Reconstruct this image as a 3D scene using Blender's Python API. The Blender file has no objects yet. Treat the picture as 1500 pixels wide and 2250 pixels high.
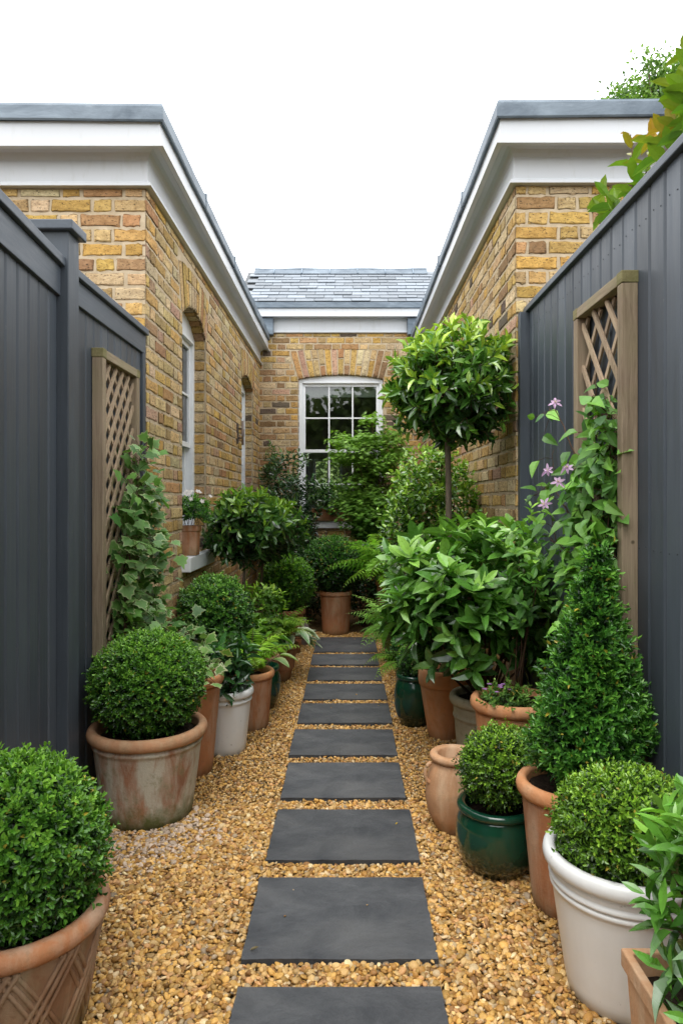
import bpy, math, random
import numpy as np
from mathutils import Vector

PI = math.pi
scene = bpy.context.scene
C = scene.collection
rng = np.random.default_rng(7)
random.seed(7)
F_PX, VX, VY, EYE = 1500.0, 764.0, 1103.0, 1.45      # lens in photo pixels, vanishing point, eye height


def at(px, py, Y):
    """photo pixel at a distance Y from the eye -> world point"""
    return np.array([(px - VX) * Y / F_PX, Y, EYE + (VY - py) * Y / F_PX])


# ------------------------------------------------------------------ objects
def tag(o, label=None, cat=None, group=None, kind=None):
    if label: o['label'] = label
    if cat: o['category'] = cat
    if group: o['group'] = group
    if kind: o['kind'] = kind
    return o


def thing(name, label, cat, loc=(0, 0, 0), group=None, rz=0.0):
    o = bpy.data.objects.new(name, None)
    o.empty_display_size = .1
    C.objects.link(o)
    o.location = loc
    o.rotation_euler = (0, 0, rz)
    return tag(o, label, cat, group)


class G:
    """collects vertices, faces and vertex colours of one mesh"""
    def __init__(s):
        s.V, s.F, s.K, s.n = [], [], [], 0

    def add(s, V, F, col=None):
        V = np.asarray(V, np.float32).reshape(-1, 3)
        if isinstance(F, list) and len(F) and not isinstance(F[0], np.ndarray):
            F = [np.array([f for f in F if len(f) == k]) for k in sorted({len(f) for f in F})]
        for f in (F if isinstance(F, list) else [F]):
            f = np.asarray(f, np.int64)
            if len(f): s.F.append(f + s.n)
        if col is None: col = (1, 1, 1)
        col = np.asarray(col, np.float32)
        if col.ndim == 1: col = np.repeat(col[None], len(V), 0)
        s.V.append(V); s.K.append(col); s.n += len(V)
        return s

    def box(s, x0, x1, y0, y1, z0, z1, col=None):
        V = [(x, y, z) for x in (x0, x1) for y in (y0, y1) for z in (z0, z1)]
        F = [(0, 1, 3, 2), (4, 6, 7, 5), (0, 4, 5, 1), (2, 3, 7, 6), (0, 2, 6, 4), (1, 5, 7, 3)]
        return s.add(V, F, col)

    def mbox(s, m, u0, u1, v0, v1, d0, d1, col=None):
        V = [m(u, v, d) for u in (u0, u1) for v in (v0, v1) for d in (d0, d1)]
        F = [(0, 1, 3, 2), (4, 6, 7, 5), (0, 4, 5, 1), (2, 3, 7, 6), (0, 2, 6, 4), (1, 5, 7, 3)]
        return s.add(V, F, col)

    def lathe(s, prof, seg=56, cx=0, cy=0, wob=0.0, col=None):
        a = np.linspace(0, 2 * PI, seg, endpoint=False)
        P = np.array(prof, float)
        n = len(P)
        R = P[:, 0][:, None] * np.ones(seg)[None]
        if wob: R = R * (1 + wob * np.sin(2 * a + 1.3) + wob * .6 * np.sin(3 * a + .4))[None]
        V = np.stack([cx + R * np.cos(a), cy + R * np.sin(a), P[:, 1][:, None] * np.ones(seg)[None]], -1).reshape(-1, 3)
        i = np.arange(n - 1)[:, None] * seg; j = np.arange(seg)[None]; k = (j + 1) % seg
        F = np.stack([i + j, i + k, i + seg + k, i + seg + j], -1).reshape(-1, 4)
        return s.add(V, F, col)

    def tube(s, pts, rad, seg=7, col=None):
        P = np.array(pts, float); n = len(P)
        r = np.broadcast_to(np.asarray(rad, float), (n,)) if np.ndim(rad) == 0 or len(np.atleast_1d(rad)) == n else np.interp(np.linspace(0, 1, n), np.linspace(0, 1, len(rad)), rad)
        T = np.gradient(P, axis=0); T /= np.linalg.norm(T, axis=1)[:, None] + 1e-9
        ref = np.where(np.abs(T[:, 2:3]) > .9, np.array([[1., 0, 0]]), np.array([[0, 0, 1.]]))
        A = np.cross(T, ref); A /= np.linalg.norm(A, axis=1)[:, None] + 1e-9
        B = np.cross(T, A)
        a = np.linspace(0, 2 * PI, seg, endpoint=False)
        V = P[:, None] + r[:, None, None] * (np.cos(a)[None, :, None] * A[:, None] + np.sin(a)[None, :, None] * B[:, None])
        i = np.arange(n - 1)[:, None] * seg; j = np.arange(seg)[None]; k = (j + 1) % seg
        F = np.stack([i + j, i + k, i + seg + k, i + seg + j], -1).reshape(-1, 4)
        V = np.concatenate([V.reshape(-1, 3), P[:1], P[-1:]])
        jj = np.arange(seg); kk = (jj + 1) % seg
        c0 = np.stack([np.full(seg, n * seg), kk, jj], -1)
        c1 = np.stack([np.full(seg, n * seg + 1), (n - 1) * seg + jj, (n - 1) * seg + kk], -1)
        return s.add(V, [F, c0, c1], col)

    def build(s, name, mat, parent=None, smooth=False, bevel=0.0, weld=False, origin=None):
        me = bpy.data.meshes.new(name)
        V = np.concatenate(s.V).astype(np.float32)
        if origin is not None: V = V - np.asarray(origin, np.float32)
        K = np.concatenate(s.K).astype(np.float32)
        tot = np.concatenate([np.full(len(f), f.shape[1]) for f in s.F])
        li = np.concatenate([f.ravel() for f in s.F]).astype(np.int32)
        st = np.concatenate([[0], np.cumsum(tot)[:-1]]).astype(np.int32)
        me.vertices.add(len(V)); me.vertices.foreach_set('co', V.ravel())
        me.loops.add(len(li)); me.loops.foreach_set('vertex_index', li)
        me.polygons.add(len(tot)); me.polygons.foreach_set('loop_start', st)
        me.polygons.foreach_set('use_smooth', np.full(len(tot), smooth))
        me.update(calc_edges=True)
        at_ = me.color_attributes.new('Col', 'FLOAT_COLOR', 'POINT')
        at_.data.foreach_set('color', np.concatenate([K, np.ones((len(K), 1), np.float32)], 1).ravel())
        me.materials.append(mat)
        o = bpy.data.objects.new(name, me)
        C.objects.link(o)
        if parent is not None: o.parent = parent
        if origin is not None: o.location = origin
        if bevel:
            b = o.modifiers.new('soft_edges', 'BEVEL'); b.width = bevel; b.segments = 2; b.limit_method = 'ANGLE'
            b.harden_normals = False
        return o


def nrm(a):
    return a / (np.linalg.norm(a, axis=-1, keepdims=True) + 1e-9)


# ------------------------------------------------------------------ materials
class Mat:
    def __init__(s, name):
        s.m = bpy.data.materials.new(name); s.m.use_nodes = True
        s.t = s.m.node_tree; s.n = s.t.nodes; s.n.clear()
        s.out = s.n.new('ShaderNodeOutputMaterial')
        s.b = s.n.new('ShaderNodeBsdfPrincipled')
        s.t.links.new(s.b.outputs[0], s.out.inputs[0])

    def put(s, sock, v):
        if isinstance(v, bpy.types.NodeSocket): s.t.links.new(v, sock)
        elif isinstance(v, (tuple, list)) and len(v) == 3 and sock.type == 'RGBA': sock.default_value = (*v, 1)
        else: sock.default_value = v

    def set(s, **k):
        for a, v in k.items(): s.put(s.b.inputs[{'base': 'Base Color', 'rough': 'Roughness', 'spec': 'Specular IOR Level', 'normal': 'Normal', 'coat': 'Coat Weight', 'coatr': 'Coat Roughness', 'metal': 'Metallic'}[a]], v)
        return s

    def attr(s, name='Col'):
        n = s.n.new('ShaderNodeAttribute'); n.attribute_name = name; return n.outputs['Color']

    def coord(s, kind='Object', scale=(1, 1, 1)):
        c = s.n.new('ShaderNodeTexCoord'); mp = s.n.new('ShaderNodeMapping')
        mp.inputs['Scale'].default_value = scale
        s.t.links.new(c.outputs[kind], mp.inputs[0]); return mp.outputs[0]

    def noise(s, co, scale, detail=4, rough=.55, dist=0):
        n = s.n.new('ShaderNodeTexNoise'); s.put(n.inputs['Vector'], co)
        n.inputs['Scale'].default_value = scale; n.inputs['Detail'].default_value = detail
        n.inputs['Roughness'].default_value = rough; n.inputs['Distortion'].default_value = dist
        return n.outputs[0]

    def voro(s, co, scale, feature='F1'):
        n = s.n.new('ShaderNodeTexVoronoi'); n.feature = feature; s.put(n.inputs['Vector'], co); n.inputs['Scale'].default_value = scale
        return n.outputs['Distance']

    def ramp(s, f, a, b, lo=0., hi=1.):
        n = s.n.new('ShaderNodeMapRange'); n.clamp = True
        s.put(n.inputs[0], f); n.inputs[1].default_value = a; n.inputs[2].default_value = b
        n.inputs[3].default_value = lo; n.inputs[4].default_value = hi
        return n.outputs[0]

    def mix(s, f, a, b, mode='MIX'):
        n = s.n.new('ShaderNodeMix'); n.data_type = 'RGBA'; n.blend_type = mode; n.clamp_factor = True
        s.put(n.inputs[0], f); s.put(n.inputs[6], a); s.put(n.inputs[7], b)
        return n.outputs[2]

    def math(s, op, a, b=0.):
        n = s.n.new('ShaderNodeMath'); n.operation = op
        s.put(n.inputs[0], a); s.put(n.inputs[1], b); return n.outputs[0]

    def z(s, co):
        n = s.n.new('ShaderNodeSeparateXYZ'); s.put(n.inputs[0], co); return n.outputs[2]

    def bump(s, h, strength=.3, dist=.01):
        n = s.n.new('ShaderNodeBump'); n.inputs['Strength'].default_value = strength; n.inputs['Distance'].default_value = dist
        s.put(n.inputs['Height'], h); s.put(s.b.inputs['Normal'], n.outputs[0]); return n.outputs[0]


def leaf_mat(name, rough=.38, spec=.5, trans=.22, tint=(1.25, 1.35, .6)):
    m = Mat(name); c = m.attr(); co = m.coord()
    c = m.mix(.5, c, m.mix(m.noise(co, 60, 3), (.55, .6, .55), (1.45, 1.4, 1.4)), 'MULTIPLY')
    c2 = m.mix(1., m.attr(), m.mix(m.noise(co, 45, 2), (.75, .75, .75), (1.25, 1.25, 1.25)), 'MULTIPLY')
    m.set(base=c2, rough=m.ramp(m.noise(co, 30, 2), .3, .7, rough - .08, rough + .12), spec=spec)
    tr = m.n.new('ShaderNodeBsdfTranslucent'); m.put(tr.inputs[0], m.mix(1., c2, tint, 'MULTIPLY'))
    mx = m.n.new('ShaderNodeMixShader'); mx.inputs[0].default_value = trans
    m.t.links.new(m.b.outputs[0], mx.inputs[1]); m.t.links.new(tr.outputs[0], mx.inputs[2]); m.t.links.new(mx.outputs[0], m.out.inputs[0])
    return m.m


def terracotta(name, base=(.50, .20, .095), pale=(.56, .40, .30), pale_lo=.52, pale_hi=.75, pale_amt=.7, moss=.0, moss_h=.1, grime=.35):
    m = Mat(name); co = m.coord(); z = m.z(co)
    c = m.mix(m.ramp(m.noise(co, 5, 6), .3, .7), tuple(x * .72 for x in base), tuple(min(1, x * 1.18) for x in base))
    st = m.noise(m.coord('Object', (7, 7, 1.6)), 1.6, 8, .65, .4)
    c = m.mix(m.ramp(st, pale_lo, pale_hi, 0, pale_amt), c, pale)
    c = m.mix(m.ramp(m.noise(co, 22, 6, .7), .56, .8, 0, grime), c, (.14, .075, .045))
    if moss:
        g = m.math('ADD', m.ramp(z, moss_h, 0, 0, 1.1), m.ramp(m.noise(co, 14, 6, .7), .35, .75, -.45, .35))
        c = m.mix(m.ramp(g, .15, .9, 0, moss), c, (.10, .12, .03))
        c = m.mix(m.ramp(m.noise(co, 11, 9, .75), .52, .68, 0, moss * .75), c, (.22, .21, .11))
    foot_stain = m.ramp(z, .07, -.01, 0, .45)  # dark stain round the foot of the pot
    c = m.mix(foot_stain, c, (.09, .06, .035))
    c = m.mix(1., c, m.attr(), 'MULTIPLY')
    m.set(base=c, rough=.82, spec=.25)
    m.bump(m.math('ADD', m.noise(co, 90, 5), m.math('MULTIPLY', m.noise(co, 12, 5), 1.2)), .35, .006)
    return m.m


def glaze(name, base, low, zlo, zhi, rough=.12, speck=None, streak=.5):
    m = Mat(name); co = m.coord(); z = m.z(co)
    n = m.noise(m.coord('Object', (9, 9, 1.3)), 1.5, 6, .6, .3)
    c = m.mix(m.ramp(n, .3, .72, 0, streak), base, tuple(x * .55 for x in base))
    g = m.math('ADD', m.ramp(z, zlo, zhi, 1, 0), m.ramp(m.noise(co, 8, 6), .3, .7, -.35, .35))
    c = m.mix(m.ramp(g, .2, .9, 0, .85), c, low)
    if speck:
        c = m.mix(m.ramp(m.noise(co, 38, 3, .5), .70, .78, 0, .8), c, speck)
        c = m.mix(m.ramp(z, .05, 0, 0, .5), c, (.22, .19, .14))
    m.set(base=c, rough=m.ramp(m.noise(co, 6, 5), .3, .7, rough, rough + .16), spec=.5, coat=.35 if not speck else .15, coatr=.08)
    m.bump(m.noise(co, 14, 5), .12, .01)
    return m.m


def painted(name, col, rough=.45, grain='z', streak=.25, spec=.4, bump=.15):
    m = Mat(name)
    sc = {'z': (16, 16, 1.0), 'x': (1.0, 16, 16), 'y': (16, 1.0, 16)}[grain]
    co = m.coord('Object', sc); cs = m.coord()
    n = m.noise(co, 3.2, 8, .65, .3)
    c = m.mix(m.ramp(n, .3, .72, 0, streak), col, tuple(x * 1.75 + .004 for x in col))
    c = m.mix(m.ramp(m.noise(cs, 2.2, 5), .35, .75, 0, .35), c, tuple(x * .6 for x in col))
    c = m.mix(m.ramp(m.noise(cs, 55, 3), .69, .76, 0, .25), c, (.2, .2, .19))
    c = m.mix(m.ramp(m.math('ADD', m.ramp(m.z(cs), .5, 0, 0, .8), m.ramp(m.noise(cs, 9, 6, .7), .35, .75, -.3, .3)), .2, .8, 0, .6), c, (.055, .060, .035))
    c = m.mix(1., c, m.attr(), 'MULTIPLY')
    m.set(base=c, rough=m.ramp(n, .3, .7, rough - .06, rough + .14), spec=spec)
    m.bump(n, bump, .006)
    return m.m


def wood(name, col, dark, grain='z', green=0.0):
    m = Mat(name)
    sc = {'z': (30, 30, 1.4), 'y': (30, 1.4, 30)}[grain]
    co = m.coord('Object', sc); cs = m.coord()
    n = m.noise(co, 2.4, 10, .7, .8)
    c = m.mix(m.ramp(n, .32, .68), dark, col)
    c = m.mix(m.ramp(m.noise(cs, 3, 4), .4, .7, 0, .45), c, tuple(x * 1.35 for x in col))
    c = m.mix(m.ramp(m.voro(cs, 5.0), .045, .02, 0, .8), c, (.05, .03, .02))
    if green: c = m.mix(m.ramp(m.noise(cs, 6, 5), .4, .65, 0, green), c, (.13, .14, .05))
    c = m.mix(1., c, m.attr(), 'MULTIPLY')
    m.set(base=c, rough=.85, spec=.2)
    m.bump(n, .5, .004)
    return m.m


def mat_brick():
    m = Mat('stock brick'); co = m.coord(); c = m.attr()
    n1 = m.noise(m.coord('Object', (1, 1, 1.7)), 17, 10, .74, .7)
    c = m.mix(m.ramp(n1, .44, .68, 0, .85), c, m.mix(1., c, (.52, .45, .38), 'MULTIPLY'))
    c = m.mix(m.ramp(m.noise(co, 75, 5, .7), .42, .75, 0, .45), c, m.mix(1., c, (1.45, 1.4, 1.3), 'MULTIPLY'))
    c = m.mix(m.ramp(m.noise(m.coord('Object', (1, 1, 1.8)), 60, 4, .6, .3), .585, .635, 0, .85), c, (.055, .038, .028))
    c = m.mix(m.ramp(m.noise(co, 1.1, 6, .6), .48, .75, 0, .35), c, m.mix(1., c, (.62, .58, .56), 'MULTIPLY'))
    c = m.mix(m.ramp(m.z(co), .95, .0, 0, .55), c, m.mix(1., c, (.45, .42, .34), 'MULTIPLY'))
    m.set(base=c, rough=.92, spec=.15)
    m.bump(m.math('ADD', m.noise(co, 95, 8, .75), m.math('MULTIPLY', m.ramp(m.noise(co, 60, 4, .6, .3), .6, .7), -1.2)), .7, .006)
    return m.m


def mat_mortar():
    m = Mat('lime mortar'); co = m.coord()
    c = m.mix(m.ramp(m.noise(co, 12, 8, .7), .3, .7), (.38, .30, .20), (.58, .475, .34))
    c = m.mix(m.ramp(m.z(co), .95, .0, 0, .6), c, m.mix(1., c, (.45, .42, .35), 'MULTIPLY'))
    m.set(base=c, rough=.95, spec=.1); m.bump(m.noise(co, 120, 6, .7), .6, .004)
    return m.m


def mat_gravel():
    m = Mat('golden pea gravel'); co = m.coord(); c = m.attr()
    c = m.mix(m.ramp(m.noise(co, 170, 4, .6), .35, .7, 0, .5), c, m.mix(1., c, (.6, .5, .4), 'MULTIPLY'))
    c = m.mix(m.ramp(m.noise(co, 1.7, 5), .4, .75, 0, .30), c, m.mix(1., c, (.62, .6, .58), 'MULTIPLY'))
    m.set(base=c, rough=.55, spec=.35); m.bump(m.noise(co, 260, 3), .15, .002)
    return m.m


def mat_slate():
    m = Mat('riven slate'); co = m.coord('Object', (1, 1.5, 1))
    n = m.noise(co, 4.2, 11, .72, .4)
    c = m.mix(m.ramp(n, .36, .64), (.046, .049, .055), (.098, .101, .106))
    c = m.mix(m.ramp(m.noise(co, 1.7, 5, .6), .5, .8, 0, .45), c, (.13, .125, .115))
    c = m.mix(m.ramp(m.noise(co, 6, 8, .75), .6, .8, 0, .25), c, (.085, .075, .045))
    c = m.mix(1., c, m.attr(), 'MULTIPLY')
    m.set(base=c, rough=m.ramp(n, .3, .7, .5, .72), spec=.35)
    m.bump(m.math('ADD', n, m.math('MULTIPLY', m.noise(co, 26, 8, .7), .5)), .7, .014)
    return m.m


def mat_lead():
    m = Mat('weathered lead'); co = m.coord('Object', (1.3, 1.3, 3))
    c = m.mix(m.ramp(m.noise(co, 2.4, 8, .65, .7), .3, .7), (.07, .095, .125), (.20, .245, .29))
    c = m.mix(m.ramp(m.noise(co, 7, 6, .7), .58, .8, 0, .5), c, (.36, .40, .44))
    c = m.mix(1., c, m.attr(), 'MULTIPLY')
    m.set(base=c, rough=.55, spec=.45, metal=.15); m.bump(m.noise(co, 3, 4), .3, .02)
    return m.m


def mat_roofslate():
    m = Mat('roof slates'); co = m.coord(); c = m.attr()
    c = m.mix(m.ramp(m.noise(co, 9, 7, .7), .35, .7, 0, .6), c, m.mix(1., c, (.68, .72, .75), 'MULTIPLY'))
    m.set(base=c, rough=.5, spec=.5); m.bump(m.noise(co, 20, 6), .3, .006)
    return m.m


def mat_simple(name, col, rough=.7, spec=.3, var=.25, scale=12, bump=.1):
    m = Mat(name); co = m.coord()
    c = m.mix(m.ramp(m.noise(co, scale, 6, .65), .3, .7), tuple(x * (1 - var) for x in col), tuple(min(1, x * (1 + var)) for x in col))
    c = m.mix(1., c, m.attr(), 'MULTIPLY')
    m.set(base=c, rough=rough, spec=spec)
    if bump: m.bump(m.noise(co, scale * 3, 5), bump, .006)
    return m.m


def mat_white(name, a, b):
    m = Mat(name); co = m.coord()
    c = m.mix(m.ramp(m.noise(co, 1.8, 6, .6), .45, .8, 0, .4), a, b)
    c = m.mix(m.ramp(m.noise(m.coord('Object', (4, 4, 1)), 5, 7, .7), .55, .85, 0, .5), c, (.40, .40, .35))
    m.set(base=c, rough=.4, spec=.4); m.bump(m.noise(co, 25, 4), .06, .004)
    return m.m


def mat_glass():
    m = Mat('window glass'); m.n.remove(m.b)
    tr = m.n.new('ShaderNodeBsdfTransparent'); tr.inputs[0].default_value = (.82, .86, .84, 1)
    gl = m.n.new('ShaderNodeBsdfGlossy'); gl.inputs['Roughness'].default_value = .015
    fr = m.n.new('ShaderNodeFresnel'); fr.inputs[0].default_value = 1.95
    mx = m.n.new('ShaderNodeMixShader'); m.t.links.new(fr.outputs[0], mx.inputs[0])
    m.t.links.new(tr.outputs[0], mx.inputs[1]); m.t.links.new(gl.outputs[0], mx.inputs[2]); m.t.links.new(mx.outputs[0], m.out.inputs[0])
    return m.m


def mat_bark(name, a, b):
    m = Mat(name); co = m.coord('Object', (30, 30, 5))
    n = m.noise(co, 2.5, 8, .7, .5)
    m.set(base=m.mix(m.ramp(n, .3, .7), a, b), rough=.9, spec=.15); m.bump(n, .7, .006)
    return m.m


BRICK, MORTAR, GRAVEL, SLATE, LEAD, RSLATE, WHITE, GLASS = mat_brick(), mat_mortar(), mat_gravel(), mat_slate(), mat_lead(), mat_roofslate(), mat_white('dimmed white paint', (.58, .60, .63), (.50, .515, .53)), mat_glass()  # cornice white held down for its stronger light; windows get a raised copy
WHITE_SHADE = mat_white('white paint raised for shade', (.74, .76, .79), (.64, .66, .68))  # same white paint, raised to make up for shade on the windows
FENCE = painted('charcoal fence paint', (.057, .068, .083), .42, 'z', .35)
FENCE_Y = painted('charcoal rail paint', (.072, .086, .106), .42, 'y', .35)
TRELLIS, TRELLIS_Y = wood('weathered trellis wood', (.33, .255, .18), (.15, .105, .07), 'z', .25), wood('weathered trellis rail', (.36, .29, .20), (.17, .125, .08), 'y', .45)
LATH = wood('trellis lath wood', (.44, .33, .23), (.24, .17, .11), 'z', .15)
TC_CLEAN = terracotta('orange terracotta', (.58, .255, .11), (.60, .40, .25), .46, .70, .5, .15, .08, .3)
TC_MID = terracotta('salt bloomed terracotta', (.43, .18, .08), (.52, .37, .26), .44, .66, .72, .25, .12, .5)
TC_DARK = terracotta('brown terracotta', (.33, .135, .06), (.42, .28, .18), .46, .70, .6, .3, .12, .5)
TC_OLD = terracotta('limed mossy terracotta', (.36, .18, .105), (.52, .49, .40), .38, .56, .95, .95, .17, .45)
TC_OLD_RIM = terracotta('old terracotta rim', (.47, .245, .13), (.52, .40, .25), .45, .7, .6, .35, .05)
TC_PALE = terracotta('pale thrown terracotta', (.56, .30, .155), (.62, .44, .29), .42, .62, .7, .2, .08, .4)
TC_WEAVE = terracotta('brown basketweave terracotta', (.27, .145, .08), (.36, .27, .18), .45, .68, .7, .4, .2, .5)
STONE = terracotta('mossy cream stone', (.40, .355, .245), (.46, .43, .33), .4, .7, .6, .9, .08, .4)
GREEN = glaze('bottle green glaze', (.006, .052, .028), (.022, .026, .012), .02, .17, .07, None, .7)
WGLAZE = glaze('chipped white glaze', (.80, .80, .785), (.70, .68, .64), -.02, .12, .28, (.20, .16, .12), .22)
SOIL = mat_simple('potting soil', (.028, .019, .013), .95, .1, .6, 60, .8)
LEAF, LEAF_M, LEAF_G = leaf_mat('box leaf', .34, .65, .2), leaf_mat('soft leaf', .45, .5, .3), leaf_mat('glossy leaf', .27, .85, .18)
PETAL = leaf_mat('petal', .6, .2, .3, (1, .9, 1.05))
BARK, TWIG = mat_bark('grey bark', (.075, .055, .04), (.20, .155, .115)), mat_bark('brown twig', (.05, .03, .02), (.13, .075, .045))
METAL = mat_simple('rusty metal', (.085, .065, .05), .5, .5, .5, 30, .3)
DARKROOM, BLIND = mat_simple('dim plaster', (.30, .285, .25), .9, .1, .1), mat_simple('pale green blind', (.46, .54, .46), .9, .1, .1, 40)
ROOFTOP, STONEWARE = mat_simple('flat roof felt', (.12, .13, .14), .9, .1), mat_simple('pinkish grey stoneware', (.20, .165, .155), .6, .3, .3)


# ------------------------------------------------------------------ brickwork
PAL = np.array([(.52, .35, .13), (.55, .40, .21), (.46, .27, .13), (.31, .195, .105), (.14, .11, .085), (.48, .31, .21), (.57, .455, .28), (.50, .32, .10), (.40, .275, .135)])
W_LEFT = np.array([.26, .36, .06, .03, .006, .03, .20, .05, .05])
W_FRONT = np.array([.32, .14, .06, .07, .05, .03, .09, .22, .05])
W_BACK = np.array([.16, .20, .16, .12, .05, .05, .11, .06, .12])


class Bricks:
    def __init__(s): s.q, s.nv, s.c = [], [], []

    def quad(s, p, n, col):
        s.q.append(p); s.nv.append(n); s.c.append(col)

    def emit(s, g, proud=.007):
        q = np.array(s.q, float); n = np.array(s.nv, float); c = np.array(s.c, float)
        N = len(q); nx, ny = 8, 4
        a = np.array([0, .035, .22, .4, .6, .78, .965, 1]); b = np.array([0, .1, .9, 1])
        A, B = np.meshgrid(a, b, indexing='ij')
        A, B = A.ravel(), B.ravel()
        wgt = np.stack([(1 - A) * (1 - B), A * (1 - B), A * B, (1 - A) * B], -1)
        P = np.einsum('kw,nwd->nkd', wgt, q)
        edge = (A == 0) | (A == 1) | (B == 0) | (B == 1)
        corner = ((A == 0) | (A == 1)) & ((B == 0) | (B == 1))
        U = nrm(q[:, 1] - q[:, 0])[:, None]; Vv = nrm(q[:, 3] - q[:, 0])[:, None]
        ctr = q.mean(1)[:, None]
        j = rng.normal(0, .0030, (N, nx * ny, 2)) * edge[None, :, None]
        P = P + j[..., :1] * U + j[..., 1:] * Vv
        P[:, corner] += (ctr - P[:, corner]) * .006
        h = np.where(edge, proud * .42, proud)[None] + rng.normal(0, .0007, (N, nx * ny)) + rng.normal(0, .0014, (N, 1))
        front = P + h[..., None] * n[:, None]
        ring = [i * ny for i in range(nx)] + [(nx - 1) * ny + k for k in range(1, ny)] + [i * ny + ny - 1 for i in range(nx - 2, -1, -1)] + [k for k in range(ny - 2, 0, -1)]
        back = P[:, ring] - .02 * n[:, None]
        V = np.concatenate([front, back], 1); K = V.shape[1]
        f = [(i * ny + k, (i + 1) * ny + k, (i + 1) * ny + k + 1, i * ny + k + 1) for i in range(nx - 1) for k in range(ny - 1)]
        R = len(ring)
        f += [(ring[i], nx * ny + i, nx * ny + (i + 1) % R, ring[(i + 1) % R]) for i in range(R)]
        F = (np.array(f)[None] + (np.arange(N) * K)[:, None, None]).reshape(-1, 4)
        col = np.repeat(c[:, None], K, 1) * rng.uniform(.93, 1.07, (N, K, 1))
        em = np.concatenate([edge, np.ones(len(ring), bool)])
        col = col * np.where(em[None, :, None], np.clip(rng.normal(.55, .25, (N, K, 1)), .2, 1.05), 1.)  # shadow lines between brick and mortar painted into the edge colours
        g.add(V.reshape(-1, 3), F, col.reshape(-1, 3))


def bcol(w):
    c = PAL[rng.choice(len(PAL), p=w / w.sum())]
    return np.clip(c * rng.uniform(.8, 1.2) * rng.uniform(.95, 1.05, 3), 0, .8)


COURSE, JOINT, STR, HDR = .0885, .0180, .2540, .1215


def arch_v(o, u):
    """height of the arch soffit over u"""
    u0, u1, vs, vc = o['u0'], o['u1'], o['vs'], o['vc']
    half = (u1 - u0) / 2; rise = vc - vs
    R = (half * half + rise * rise) / (2 * rise); cu = (u0 + u1) / 2
    return vc - R + math.sqrt(max(0, R * R - (u - cu) ** 2))


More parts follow.
